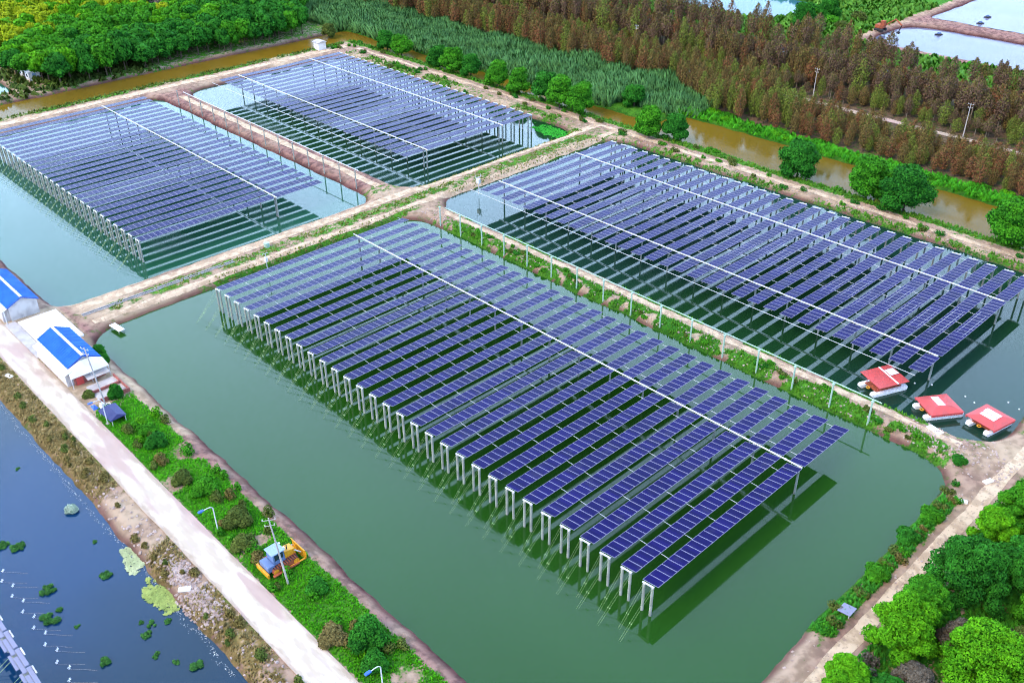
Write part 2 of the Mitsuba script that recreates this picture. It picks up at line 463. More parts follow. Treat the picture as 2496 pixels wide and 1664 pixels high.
# ------------------------------------------------------------------ foliage
def leafcloud(pos, nor, size, col, rng, bend=0.75, longer=1.25, droop=None):
    """Small four-cornered leaf clusters at pos, facing roughly along nor. Returns vertices, faces, normals, colours."""
    n = len(pos)
    q = nor + bend * rng.normal(size=(n, 3))
    q /= np.linalg.norm(q, axis=1, keepdims=True)
    a = np.cross(q, rng.normal(size=(n, 3))) if droop is None else droop + 0.25 * rng.normal(size=(n, 3))
    a -= q * (a * q).sum(1, keepdims=True)
    a /= np.linalg.norm(a, axis=1, keepdims=True) + 1e-9
    b = np.cross(q, a)
    s = np.broadcast_to(size, (n,))[:, None] * (0.6 + 0.8 * rng.random((n, 1)))
    v = np.stack([pos - a * s * 0.5 * longer, pos + b * s * 0.38 + a * s * 0.05, pos + a * s * 0.5 * longer, pos - b * s * 0.38 + a * s * 0.1], 1)
    f = (np.arange(n) * 4)[:, None, None] + np.array([[0, 1, 2], [0, 2, 3]])[None]
    nn = 0.52 * nor + 0.48 * q
    nn /= np.linalg.norm(nn, axis=1, keepdims=True)
    return v.reshape(-1, 3), f.reshape(-1, 3), np.repeat(nn, 4, 0), np.repeat(col, 4, 0)


def tones(c1, c2, t, rng, jitter=0.18):
    c = np.asarray(c1) * (1 - t[:, None]) + np.asarray(c2) * t[:, None]
    return np.clip(c * (1 + jitter * rng.normal(size=(len(t), 1))), 0.004, 0.9)


def merge(*ps):
    o, out = 0, [[], [], [], []]
    for p in ps:
        out[0].append(p[0]); out[1].append(np.asarray(p[1]) + o); out[2].append(p[2]); out[3].append(p[3])
        o += len(p[0])
    return tuple(np.vstack(x) for x in out)


ICO = trimesh.creation.icosphere(subdivisions=2)


def crown(seed, lobes, n, size, c1, c2, core=0.8, up=0.15):
    """lobes: (x, y, z, rx, ry, rz) rows."""
    rng = np.random.default_rng(seed)
    L = np.asarray(lobes, float)
    w = (L[:, 3] * L[:, 4] + L[:, 4] * L[:, 5]); w /= w.sum()
    k = rng.choice(len(L), int(n * 1.9), p=w)
    d = rng.normal(size=(len(k), 3)); d[:, 2] = np.where(rng.random(len(k)) < 0.55, np.abs(d[:, 2]), d[:, 2])
    d /= np.linalg.norm(d, axis=1, keepdims=True)
    bump = meshkit.fbm(d * 2.8 + k[:, None] * 7.7, 3, seed)
    rad = (0.66 + 0.70 * bump) * (0.84 + 0.20 * rng.random(len(k)))
    p = L[k, :3] + d * L[k, 3:] * rad[:, None]
    inside = np.zeros(len(k), bool)
    for j in range(len(L)):
        inside |= (k != j) & ((((p - L[j, :3]) / L[j, 3:]) ** 2).sum(1) < 0.72)
    p, d, k, bump = p[~inside][:n], d[~inside][:n], k[~inside][:n], bump[~inside][:n]
    nor = d / L[k, 3:]; nor /= np.linalg.norm(nor, axis=1, keepdims=True); nor[:, 2] += up
    lt = rng.random(len(L))
    t = np.clip(0.45 * lt[k] + 0.55 * rng.random(len(k)) + 0.5 * (bump - 0.5), 0, 1)
    parts = [leafcloud(p, nor, size, tones(c1, c2, t, rng), rng)]
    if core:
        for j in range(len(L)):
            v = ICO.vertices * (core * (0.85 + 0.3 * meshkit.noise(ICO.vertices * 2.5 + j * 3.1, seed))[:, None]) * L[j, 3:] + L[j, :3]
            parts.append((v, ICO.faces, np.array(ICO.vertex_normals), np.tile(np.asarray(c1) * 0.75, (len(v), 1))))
    return merge(*parts)


def broad_lobes(seed, r, h, n=9, base=0.35):
    rng = np.random.default_rng(seed)
    out = [(0, 0, h * 0.62, r * 0.72, r * 0.72, h * 0.30)]
    for i in range(n):
        a = 2 * math.pi * (i + rng.random() * 0.7) / n
        q = r * (0.45 + 0.25 * rng.random())
        z = h * (base + 0.16 + 0.34 * rng.random())
        s = r * (0.27 + 0.17 * rng.random())
        out.append((q * math.cos(a), q * math.sin(a), z, s, s, s * 0.85))
    for i in range(4):
        a = rng.random() * 6.28
        s = r * (0.34 + 0.12 * rng.random())
        out.append((r * 0.3 * math.cos(a), r * 0.3 * math.sin(a), h * (0.80 + 0.06 * rng.random()), s, s, s * 0.75))
    return out


def clump_lobes(seed, r, h, n=40):
    """Many small foliage clumps on an uneven dome."""
    rng = np.random.default_rng(seed)
    out = [(0, 0, h * 0.5, r * 0.5, r * 0.5, h * 0.26)]
    for i in range(n):
        a = 2.39996 * i + rng.uniform(-0.4, 0.4)
        t = (i + 0.5) / n
        q = r * 0.84 * math.sqrt(t) * rng.uniform(0.8, 1.12)
        z = h * (0.86 - 0.66 * t ** 1.7) + h * rng.uniform(-0.09, 0.09)
        s = r * rng.uniform(0.17, 0.32)
        out.append((q * math.cos(a), q * math.sin(a), z, s, s, s * rng.uniform(0.7, 1.0)))
    return out


def trunk(h, r, seed, limbs=4, spread=1.2):
    rng = np.random.default_rng(seed)
    p = np.array([[0, 0, -0.6], [0, 0, 0.1], [0.1, 0.05, h * 0.3], [0.05, 0.12, h * 0.62], [0, 0, h * 0.8]])
    ms = [tube(p, [r * 1.3, r, r * 0.8, r * 0.5, r * 0.15], 7)]
    for i in range(limbs):
        a = 6.28 * (i + rng.random() * 0.5) / limbs
        z = h * (0.28 + 0.2 * rng.random())
        e = np.array([spread * math.cos(a), spread * math.sin(a), h * 0.62])
        ms.append(tube([[0.08, 0.05, z], [e[0] * 0.5, e[1] * 0.5, z + (e[2] - z) * 0.55], e], [r * 0.5, r * 0.35, r * 0.12], 5))
    return cat(*ms)


def tree_group(key, trunk_mesh, crown_data, bark='m_bark'):
    v, f, n, c = crown_data
    scene[key] = {'type': 'shapegroup', 'trunk': mikit.ply(trunk_mesh, bark, 40), 'crown': raw((v, f), 'm_leaf', n, c)}


def place(x, y, z, s, rot, sz=None):
    return T().translate([float(x), float(y), float(z)]).rotate([0, 0, 1], float(rot)).scale([float(s), float(s), float(s if sz is None else sz)])


DEEP = ((0.010, 0.080, 0.010), (0.038, 0.215, 0.018))
MID = ((0.018, 0.115, 0.008), (0.070, 0.300, 0.014))
BRIGHT = ((0.030, 0.160, 0.006), (0.120, 0.390, 0.010))
YELLOW = ((0.12, 0.21, 0.008), (0.34, 0.42, 0.012))
OLIVE = ((0.045, 0.075, 0.015), (0.11, 0.15, 0.03))
GREYB = ((0.075, 0.065, 0.05), (0.15, 0.13, 0.10))

# --- forest of round broadleaf trees beyond the left canal
FOREST = []
for i, (pal, n) in enumerate(((DEEP, 4), (MID, 3), (BRIGHT, 1), (YELLOW, 2), (GREYB, 1))):
    for j in range(n):
        k = f'forest_tree_kind_{i}{j}'
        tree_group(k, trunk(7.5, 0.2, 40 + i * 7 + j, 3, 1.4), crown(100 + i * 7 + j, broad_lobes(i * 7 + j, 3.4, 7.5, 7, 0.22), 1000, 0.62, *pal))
        FOREST.append((i, k))
rng = np.random.default_rng(3)
cand = []
for x in np.arange(-340, -143.5, 4.3):
    for y in np.arange(22, 210, 4.3):
        px, py = x + rng.uniform(-1.6, 1.6), y + rng.uniform(-1.6, 1.6)
        edge = 113 + (-144 - px) * 0.60
        left = 27 + max(0.0, (-172 - px) * 0.25) + 3.5 * math.sin(px * 0.2)
        if py > edge or py < left or px > -144.6 or not seen(px, py, 5, 0.1):
            continue
        far = px + 0.35 * py + 6 * math.sin(py * 0.13)
        if -222 < px < -196 and 84 < py < 108:
            kind = 4
        elif far < -180:
            kind = 3 if rng.random() < 0.75 else 2
        elif far < -158:
            kind = rng.choice([1, 2, 3], p=[0.4, 0.4, 0.2])
        elif far < -138:
            kind = rng.choice([0, 1, 2], p=[0.35, 0.5, 0.15])
        else:
            kind = rng.choice([0, 1], p=[0.72, 0.28])
        cand.append((dist(px, py), px, py, int(kind)))
cand.sort()
FLAB = ('dark green round-crowned tree in the forest beyond the left canal', 'mid green round-crowned tree in the forest beyond the left canal', 'fresh light green tree in the forest beyond the left canal',
        'yellow topped tree at the back of the left forest', 'greyish brown thin tree at the back of the left forest')
for i, (d, px, py, kind) in enumerate(cand):
    edge = 113 + (-144 - px) * 0.60
    k = rng.choice([g for a, g in FOREST if a == kind])
    m = place(px, py, 0.8, rng.uniform(0.85, 1.22), rng.uniform(0, 360), rng.uniform(0.95, 1.3))
    if i < 298:
        zone = 'near the white cabin' if py < 48 else 'at the canal edge of the left forest' if px > -153 or py > edge - 7 else 'inside the left forest'
        lab = FLAB[kind].split(' in the ')[0].split(' at the ')[0] + ' ' + zone
        key = thing('broadleaf_tree', lab, 'tree', 'trees alike: ' + lab)
    else:
        used['far_forest'] = used.get('far_forest', 0) + 1
        key = f'far_forest__{used["far_forest"]:03d}'
    inst(key, k, m)
labels['far_forest'] = {'label': 'far part of the green and yellow forest at top left', 'category': 'forest', 'kind': 'stuff'}


# --- brown conifers beyond the brown canal
def conifer(seed, h, r, n, c1, c2, size=0.62, low=0.2):
    rng = np.random.default_rng(seed)
    t = low + (1 - low) * rng.random(n) ** 1.15
    prof = r * (0.35 + 0.65 * np.sin(np.clip((t - low) / (1.02 - low), 0, 1) * math.pi) ** 0.7) * np.clip((1.03 - t) * 5, 0, 1) ** 0.7
    a = rng.random(n) * 6.283
    whorl = 0.75 + 0.4 * meshkit.noise(np.stack([np.cos(a) * 2.5, np.sin(a) * 2.5, t * 9], -1), seed)
    q = prof * np.sqrt(rng.random(n)) * whorl
    out = np.stack([np.cos(a), np.sin(a), np.full(n, 0.0)], -1)
    p = out * q[:, None]; p[:, 2] = t * h - q * 0.15
    nor = out * 0.8; nor[:, 2] = 0.7; nor /= np.linalg.norm(nor, axis=1, keepdims=True)
    dr_ = out.copy(); dr_[:, 2] = 0.25
    p += 0.14 * rng.normal(size=(n, 3))
    tt = np.clip(rng.random(n) * 0.7 + 0.3 * rng.random() + 0.3 * (whorl - 0.95), 0, 1)
    col = tones(c1, c2, tt, rng, 0.22)
    other = rng.random(n) < 0.22 + 0.25 * (t > 0.8)
    col[other] = tones((0.07, 0.065, 0.018), (0.17, 0.16, 0.04), rng.random(other.sum()), rng, 0.2)
    return leafcloud(p, nor, size, col, rng, 0.95, 1.5, dr_)


RUST = ((0.12, 0.048, 0.024), (0.28, 0.120, 0.055))
UMBER = ((0.078, 0.048, 0.034), (0.19, 0.118, 0.080))
DUN = ((0.105, 0.060, 0.026), (0.22, 0.15, 0.048))
LIME = ((0.075, 0.11, 0.018), (0.20, 0.27, 0.04))
CON = []
for i, (pal, n) in enumerate(((RUST, 4), (UMBER, 4), (DUN, 3), (LIME, 2))):
    for j in range(n):
        k = f'conifer_kind_{i}{j}'
        h = 9.5
        tree_group(k, tube([[0, 0, -0.6], [0, 0, 0], [0.05, 0.05, h * 0.5], [0, 0, h * 0.97]], [0.2, 0.17, 0.11, 0.02], 6),
                   conifer(300 + i * 9 + j, h, 1.7 + 0.4 * (j % 2), 1150, *pal, size=0.27, low=0.16 if i != 1 else 0.36 + 0.1 * (j % 2)), 'm_bark' if i != 1 else 'm_bark_pale')
        CON.append((i, k))
rng = np.random.default_rng(4)
cand = []
for y in np.arange(143.5, 226, 2.45):
    for x in np.arange(-330, 100, 2.5):
        px, py = x + rng.uniform(-1.0, 1.0), y + rng.uniform(-1.0, 1.0)
        lo = 142.5 if px > 0 else (153.5 if px < -22 else 142.5 + 11 * (-px / 22))
        if py < lo or 165.6 < py < 171.6 or 205.5 < py < 214.5 or not seen(px, py, 5, 0.06):
            continue
        if px < -110 and py > 200 + (px + 110) * 0.0 or py > 215 and px > -14:
            continue
        if py > 217 + 2 * math.sin(px * 0.3):
            continue
        gap = math.sin(px * 0.31 + 1.3 * math.sin(py * 0.21)) * math.sin(py * 0.4 + px * 0.07)
        if gap > 0.80 or py > 200 and rng.random() < 0.3:
            continue
        v = meshkit.fbm(np.array([px * 0.05, py * 0.07, 0.3]), 3, 19) + rng.normal() * 0.06
        if py < 166:
            kind = int(rng.choice([0, 2, 3], p=[0.58, 0.30, 0.12] if v < 0.50 else [0.22, 0.50, 0.28]))
            if 8 < px < 20 and py > 146:
                kind = 3
            h = rng.uniform(0.72, 0.98) * (1 - 0.30 * float(ss(5, 30, np.array(px))))
            if px < -30:
                h *= 1.05
                kind = int(rng.choice([0, 2, 3], p=[0.60, 0.32, 0.08] if v < 0.52 else [0.25, 0.55, 0.20]))
        else:
            kind = int(rng.choice([0, 1, 2], p=[0.12, 0.73, 0.15] if v < 0.52 else [0.18, 0.40, 0.42]))
            if py > 198 and rng.random() < 0.5:
                kind = 2 if rng.random() < 0.4 else 0
            if 171 < py < 178 and rng.random() < 0.45:
                kind = 3
            h = rng.uniform(0.95, 1.28) if py > 177.5 else rng.uniform(0.4, 0.7)
            if px > -95 and py < 206:
                if 193 < py < 200.5:
                    continue
                if py < 193:
                    h = min(h, (208 - py) / 2.5 / 9.5)
                else:
                    kind = 1 if rng.random() < 0.75 else 2
        if px > 6 and py < 166:
            hm = (167.0 - py) / 2.1 / 9.5
            if hm < 0.26:
                continue
            h = min(h, hm) * rng.uniform(0.7, 1.35)
        cand.append((dist(px, py), px, py, kind, h))
cand.sort()
CLAB = ('rust brown conifer in the belt beyond the brown canal', 'dark umber conifer in the belt behind the pale track', 'olive brown conifer in the belt beyond the brown canal', 'yellow green young tree among the brown conifers')
for i, (d, px, py, kind, h) in enumerate(cand):
    k = rng.choice([g for a, g in CON if a == kind])
    m = place(px, py, 0.8, (0.5 + 0.5 * h) * rng.uniform(0.70, 1.08), rng.uniform(0, 360), h * rng.uniform(0.82, 1.16))
    if i < 298:
        zone = 'behind the pale track' if py > 171 else 'behind the reed bed' if px < -12 else 'in the front row along the brown canal' if py < 150 else 'between the brown canal and the pale track'
        lab = CLAB[kind].split(' in the ')[0].split(' among ')[0] + ' ' + zone
        key = thing('conifer_tree', lab, 'tree', 'trees alike: ' + lab)
    else:
        used['conifer_forest'] = used.get('conifer_forest', 0) + 1
        key = f'conifer_forest__{used["conifer_forest"]:03d}'
    inst(key, k, m)
labels['conifer_forest'] = {'label': 'far part of the brown conifer belt across the top of the view', 'category': 'forest', 'kind': 'stuff'}

# --- round trees on the canal bank: x, y, crown radius, height, palette, label
CANAL_TREES = [
    (37.9, 120.2, 4.4, 8.6, DEEP, 'round dark green tree standing alone on the near bank of the brown canal'),
    (53.8, 121.5, 4.4, 8.8, MID, 'lighter green tree on the brown canal bank, left one of a pair touching crowns'),
    (63.0, 119.6, 5.4, 9.4, DEEP, 'big dark green tree on the brown canal bank, right one of a pair touching crowns'),
    (84.5, 119.5, 5.2, 9.5, MID, 'round green tree on the canal bank at the right edge of the photo'),
    (92.0, 124.5, 4.6, 8.5, DEEP, 'dark tree cut by the right edge of the photo beside the canal'),
    (-1.0, 116.6, 3.4, 7.4, MID, 'fresh green tree where the canal path meets the cross dike, left of two'),
    (4.6, 119.4, 3.2, 6.2, DEEP, 'smaller dark tree where the canal path meets the cross dike, right of two'),
    (-25.0, 117.5, 4.2, 8.2, MID, 'broad green tree on the canal bank above the far array, rightmost of its clump'),
    (-31.5, 117.0, 4.0, 8.6, MID, 'tall bright green tree on the canal bank, middle of the clump above the far array'),
    (-38.0, 118.5, 4.0, 8.0, DEEP, 'dark green tree on the canal bank, left of the clump above the far array'),
    (-48.5, 118.5, 3.3, 6.8, MID, 'green tree on the narrow canal bank, right one of the middle pair'),
    (-56.5, 118.0, 3.6, 7.4, MID, 'green tree on the narrow canal bank, left one of the middle pair'),
    (-70.0, 120.0, 3.2, 6.6, DEEP, 'dark tree on the narrow canal bank, right end of the three in a row'),
    (-77.0, 119.5, 3.8, 7.6, MID, 'bushy green tree on the narrow canal bank, centre of the three in a row'),
    (-85.0, 120.2, 3.4, 6.8, DEEP, 'green tree on the narrow canal bank, left end of the three in a row'),
    (-103.0, 120.4, 3.6, 6.6, MID, 'bright green tree at the far end of the narrow canal, right of a close pair'),
    (-111.0, 121.0, 3.4, 6.6, DEEP, 'dark green tree at the far end of the narrow canal, left of a close pair'),
    (-27.0, 227.0, 4.6, 10.5, DEEP, 'tall dark tree on the grass beside the pale blue pond at the top'),
    (-32.0, 252.0, 4.0, 7.0, DEEP, 'dark bushy tree between the far ponds at the top'),
    (-18.6, 132.0, 3.4, 5.4, DEEP, 'low dark shrub tree at the end of the reed bed'),
    (-139.0, 118.0, 2.6, 4.2, OLIVE, 'small olive tree at the far corner of the canal'),
]
for i, (x, y, r, h, pal, lab) in enumerate(CANAL_TREES):
    t = thing('broadleaf_tree', lab, 'tree')
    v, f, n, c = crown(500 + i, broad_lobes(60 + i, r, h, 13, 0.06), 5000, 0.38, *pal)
    z = float(height(np.array([x]), np.array([y]))[0])
    off = np.array([x, y, max(z, 0.2)])
    part(t, 'trunk', trunk(h, 0.24, 70 + i, 5, r * 0.45).apply_translation(off), 'm_bark', 40)
    k = numbered(t + '__crown')
    scene[k] = raw((v + off, f), 'm_leaf', n, c)

# --- near trees on the right
NEAR = [
    (117.0, 42.0, 2.9, 6.2, MID, 'green tree highest up the right edge of the photo, above the others'),
    (116.4, 35.4, 2.9, 6.0, BRIGHT, 'bright green round tree beside the dirt path, second from the top of the right edge'),
    (117.4, 26.4, 4.4, 7.8, DEEP, 'large dark green tree leaning over the dirt path at the right'),
    (115.7, 19.4, 3.0, 6.0, MID, 'green tree beside the dirt path just below the large dark one'),
    (116.2, 14.0, 3.9, 6.8, BRIGHT, 'wide bright green tree beside the dirt path, level with the grey pump shelter'),
    (123.6, 15.6, 4.7, 7.4, BRIGHT, 'bright yellowish green tree in the bottom right corner'),
    (114.9, 4.8, 2.5, 5.0, BRIGHT, 'small bright green tree at the bottom edge beside the dirt path'),
    (120.8, 31.4, 3.8, 6.6, DEEP, 'dark tree behind the large dark one at the right edge'),
    (127.0, 21.6, 3.4, 5.6, OLIVE, 'brownish olive tree at the right edge near the bottom corner'),
    (120.6, 18.2, 2.4, 3.6, GREYB, 'bare grey bush between the near right trees'),
    (119.5, 10.0, 2.2, 3.4, GREYB, 'low grey scrub bush beside the bottom right trees'),
    (121.0, 38.6, 3.6, 6.2, MID, 'green tree cut by the right edge of the photo behind the bright round one'),
    (125.5, 27.2, 3.2, 5.6, MID, 'tree at the right edge above the bright grass patch'),
    (118.4, 6.6, 2.4, 3.4, DEEP, 'low dark bush between the two bottom bright trees'),
]
for i, (x, y, r, h, pal, lab) in enumerate(NEAR):
    t = thing('broadleaf_tree', lab, 'tree')
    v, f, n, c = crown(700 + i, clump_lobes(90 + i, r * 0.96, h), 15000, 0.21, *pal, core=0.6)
    off = np.array([x, y, 0.9])
    part(t, 'trunk', trunk(h, 0.2, 170 + i, 5, r * 0.5).apply_translation(off), 'm_bark', 40)
    k = numbered(t + '__crown')
    scene[k] = raw((v + off, f), 'm_leaf', n, c)


# --- grass, weeds and reeds: countless, so one mesh each
def tufts(x, y, z, h, c1, c2, seed, blades=4, wide=0.32, lean=0.45):
    rng = np.random.default_rng(seed)
    n = len(x)
    b = np.repeat(np.stack([x, y, z - 0.03], -1), blades, 0)
    a = rng.random(n * blades) * 6.283
    hh = np.repeat(h, blades) * (0.6 + 0.6 * rng.random(n * blades))
    side = np.stack([np.cos(a), np.sin(a), 0 * a], -1)
    outw = np.stack([-np.sin(a), np.cos(a), 0 * a], -1)
    w = (wide * hh * (0.7 + 0.6 * rng.random(n * blades)))[:, None]
    tip = b + outw * (lean * hh * rng.random(n * blades))[:, None] + np.array([0, 0, 1.0]) * hh[:, None]
    v = np.stack([b - side * w, b + side * w, tip], 1).reshape(-1, 3)
    f = np.arange(n * blades * 3).reshape(-1, 3)
    nn = np.repeat(outw * 0.35 + np.array([0, 0, 1.0]), 3, 0)
    nn /= np.linalg.norm(nn, axis=1, keepdims=True)
    t = np.repeat(np.clip(rng.random(n) * 0.7 + 0.3 * meshkit.noise(np.stack([x * 0.4, y * 0.4, x * 0], -1), seed), 0, 1), blades)
    return v, f, nn, np.repeat(tones(c1, c2, t, rng, 0.15), 3, 0)


def scatter(x0, x1, y0, y1, per, seed, need=0.5, margin=0.04):
    rng = np.random.default_rng(seed)
    n = int((x1 - x0) * (y1 - y0) * per)
    x, y = rng.uniform(x0, x1, n), rng.uniform(y0, y1, n)
    ok = seen(x, y, 1.0, margin)
    x, y = x[ok], y[ok]
    d = shore(x, y)
    g = grass_mask(x, y, nz(x, y, 0.09, 3, 11), nz(x, y, 0.35, 3, 12)) + 0.25 * (nz(x, y, 1.1, 2, 14) - 0.5)
    ok = (g > need) & (d > 0.35)
    return x[ok], y[ok], height(x[ok], y[ok], d[ok])


def grass(lab, area, per, h, c1, c2, seed, need=0.5, **kw):
    x, y, z = scatter(*area, per, seed, need)
    if len(x):
        rng = np.random.default_rng(seed)
        stuff('grass', lab, 'grass', *tufts(x, y, z, h * (0.6 + 0.8 * rng.random(len(x))), c1, c2, seed, **kw))


G1, G2 = (0.022, 0.170, 0.005), (0.085, 0.400, 0.008)
GY1, GY2 = (0.06, 0.10, 0.014), (0.17, 0.20, 0.03)
DRY1, DRY2 = (0.13, 0.10, 0.035), (0.30, 0.23, 0.09)
grass('lush bright grass and weeds between the concrete road and the front pond', (14, 105, -28.8, -21.3), 34, 0.24, G1, G2, 51, blades=4, wide=0.36)
grass('dry yellowish grass between the road and the dark blue pond', (-12, 90, -37.2, -33.1), 12, 0.34, DRY1, DRY2, 52, 0.45)
grass('green grass on the bank between the front and right ponds', (0, 108, 47.4, 55.5), 7, 0.4, (0.03, 0.13, 0.010), (0.09, 0.26, 0.016), 53)
grass('patchy grass on the cross dike', (-19, -6.5, -20, 113), 4, 0.35, GY1, GY2, 54, 0.5)
grass('grass along the canal path', (-128, 120, 107, 124.5), 3, 0.5, (0.03, 0.12, 0.012), (0.10, 0.24, 0.02), 55, 0.5, wide=0.5)
grass('rough grass on the bank of the left canal', (-131, -117, -30, 116), 2.5, 0.5, GY1, (0.12, 0.17, 0.03), 56, 0.5, wide=0.5)
grass('bright weeds along the right shore of the front pond', (105, 130, -5, 60), 11, 0.5, (0.02, 0.13, 0.016), (0.06, 0.28, 0.02), 57, 0.5, blades=5, wide=0.42)
grass('bright green verge between the brown canal and the conifers', (-24, 110, 136.5, 145), 3.5, 0.9, (0.02, 0.15, 0.008), (0.06, 0.30, 0.012), 58, 0.5, wide=0.6)
grass('rough green field around the far ponds', (-100, 100, 214, 300), 0.55, 1.3, (0.035, 0.14, 0.016), (0.11, 0.26, 0.03), 59, 0.45, wide=0.9)
grass('weeds at the forest foot beyond the left canal', (-240, -143, 8, 60), 0.6, 1.0, (0.03, 0.07, 0.015), (0.10, 0.14, 0.025), 60, 0.3, wide=0.8)

rng = np.random.default_rng(61)
x, y = rng.uniform(-290, -2, 90000), rng.uniform(124, 215, 90000)
hi = np.where(x < -22, 154.5 + 1.5 * np.sin(x * 0.2), 144 + 10 * np.clip(-x / 22, 0, 1)) + np.where(x < -120, (-120 - x) * 0.22, 0)
lo = np.where(x > -143, 125.5 + 0.0 * x, 113 + (-144 - x) * 0.60)
lo = np.where(x > -24, 131.5 + 0.10 * (x + 24), lo)
ok = (y < hi) & (y > lo) & seen(x, y, 2, 0.05)
x, y = x[ok][:30000], y[ok][:30000]
d = shore(x, y)
x, y, d = x[d > 0.2], y[d > 0.2], d[d > 0.2]
hh = 1.3 + 2.4 * ss(0.35, 0.75, nz(x, y, 0.11, 3, 62)) + 0.5 * rng.random(len(x))
stuff('reed_bed', 'tall grey green reed bed between the narrow canal and the brown conifers', 'reeds',
      *tufts(x, y, height(x, y, d), hh, (0.028, 0.088, 0.026), (0.090, 0.225, 0.062), 63, 6, 0.13, 0.75))

# shrubs on the green bank by the road
SHR = [(38.6, -26.8, 1.5, 1.3, OLIVE, 'olive shrub on the road bank nearest the dark tarp shed'), (42.5, -25.6, 1.9, 1.6, MID, 'dark green shrub on the road bank beside the bare mud patch'),
       (50.6, -25.6, 2.0, 1.7, OLIVE, 'wide brownish shrub behind the first curved street lamp'), (54.6, -27.4, 1.5, 1.2, OLIVE, 'low yellowish shrub below the first curved street lamp'),
       (66.6, -24.9, 1.4, 1.2, DEEP, 'dark low shrub in front of the yellow bulldozer'), (73.6, -27.6, 1.8, 1.0, ((0.10, 0.085, 0.03), (0.20, 0.17, 0.06)), 'brown dry shrub on the road bank'),
       (76.6, -25.2, 2.4, 2.6, DEEP, 'tall dark green bush near the bottom edge of the road bank'), (79.6, -26.6, 1.6, 1.6, DEEP, 'bluish dark bush near the last street lamp'),
       (29.0, -25.6, 1.7, 1.5, DEEP, 'dark green shrub in the bright weeds below the tarp shed'), (25.6, -25.2, 1.4, 1.0, MID, 'low green shrub nearest the pond below the tarp shed'),
       (14.2, -24.6, 1.2, 1.9, DEEP, 'small dark tree behind the tarp shed'), (1.2, -21.6, 1.3, 1.6, DEEP, 'green shrub between the blue-roofed house and the front pond'),
       (3.6, -21.9, 1.1, 1.3, DEEP, 'small shrub by the house corner above the pond'), (11.3, -27.5, 0.9, 0.9, OLIVE, 'small olive bush by the brick yard'),
       (108.9, 30.2, 1.5, 1.2, DEEP, 'dark weed clump on the right shore of the front pond'), (109.3, 22.0, 1.5, 1.2, MID, 'green weed clump on the right shore above the pump shelter'),
       (109.2, 35.6, 1.5, 1.3, MID, 'bright weed clump on the right shore near its upper bend'), (106.8, 48.6, 1.0, 0.9, DEEP, 'small dark bush at the bare corner bank by the red rafts')]
for i, (x, y, r, h, pal, lab) in enumerate(SHR):
    v, f, n, c = crown(900 + i, [(dx * r, dy * r, h * 0.45 * s, r * 0.6 * s, r * 0.6 * s, h * 0.55 * s) for dx, dy, s in ((0, 0, 1.1), (0.5, 0.2, 0.8), (-0.45, 0.3, 0.85), (0.1, -0.55, 0.75), (-0.3, -0.35, 0.6))], 2200, 0.24, *pal)
    k = thing('shrub', lab, 'shrub')
    scene[k] = raw((v + np.array([x, y, 0.95]), f), 'm_leaf', n, c)
def mounds(n, area, seed, pals, r0, r1, h, lab):
    q = np.random.default_rng(seed)
    out = []
    for i in range(n):
        x, y = q.uniform(area[0], area[1]), q.uniform(area[2], area[3])
        if shore(np.array([x]), np.array([y]))[0] < 0.6 or not seen(x, y, 1.0, 0.05):
            continue
        r = q.uniform(r0, r1)
        v, f, nn, c = crown(seed + i, [(a * r, b * r, h * 0.3, r * 0.6, r * 0.6, h * q.uniform(0.4, 0.9)) for a, b in ((0, 0), (0.6, 0.2), (-0.5, 0.4))], int(260 * r * r + 90), 0.2, *pals[int(q.integers(len(pals)))], core=0.5)
        out.append((v + np.array([x, y, float(height(np.array([x]), np.array([y]))[0]) - 0.05]), f, nn, c))
    stuff('weeds', lab, 'weeds', *merge(*out))


BRN = ((0.09, 0.075, 0.02), (0.19, 0.16, 0.05))
mounds(42, (15, 104, -28.6, -22.2), 2100, [OLIVE, MID, BRIGHT, BRN, OLIVE, MID], 0.5, 1.3, 0.9, 'mixed low weed mounds among the grass of the road bank')
mounds(60, (4, 104, 47.6, 51.2), 2300, [MID, OLIVE, DEEP], 0.35, 0.8, 0.6, 'low weed mounds on the bank beside the front pond')
mounds(34, (106.5, 110.2, 8, 44), 2500, [MID, DEEP, BRN, OLIVE], 0.4, 1.0, 0.8, 'weed mounds along the right shore of the front pond')
mounds(60, (-10, 100, -36.6, -33.4), 2700, [BRN, OLIVE, BRN], 0.3, 0.8, 0.6, 'dry brown weed mounds between the road and the blue pond')
mounds(120, (-125, 115, 107.5, 121), 2900, [MID, OLIVE, DEEP], 0.5, 1.2, 0.8, 'weed mounds along the canal path')
mounds(90, (-30, 120, 137, 143), 3300, [MID, BRIGHT, MID], 0.7, 1.6, 1.0, 'bright weed mounds on the far bank of the brown canal')
mounds(70, (113.5, 132, -4, 50), 3700, [DEEP, OLIVE, GREYB, MID], 0.6, 1.5, 1.3, 'undergrowth between the near right trees')
far_sh = [(-36, 245, 2.6), (-28, 247, 2.4), (-22, 243, 2.2), (-40, 256, 2.6), (-18, 236, 2.0), (-30, 238, 2.2), (-24, 258, 2.4), (30, 226, 2.2), (36, 224, 1.8), (-9, 228, 2.0)]
for i, (x, y, r) in enumerate(far_sh):
    v, f, n, c = crown(950 + i, [(0, 0, r * 0.6, r, r, r * 0.7), (r * 0.7, 0.2, r * 0.5, r * 0.6, r * 0.6, r * 0.5)], 500, 0.5, *((OLIVE, MID)[i % 2]))
    k = thing('shrub', 'distant bush on the green field between the far ponds', 'shrub', 'bushes by the far ponds')
    scene[k] = raw((v + np.array([x, y, 0.9]), f), 'm_leaf', n, c)

# ------------------------------------------------------------------ solar arrays
PITCH, PW, PL, ZP, STEP = 3.1, 2.16, 1.075, 4.4, 1.095


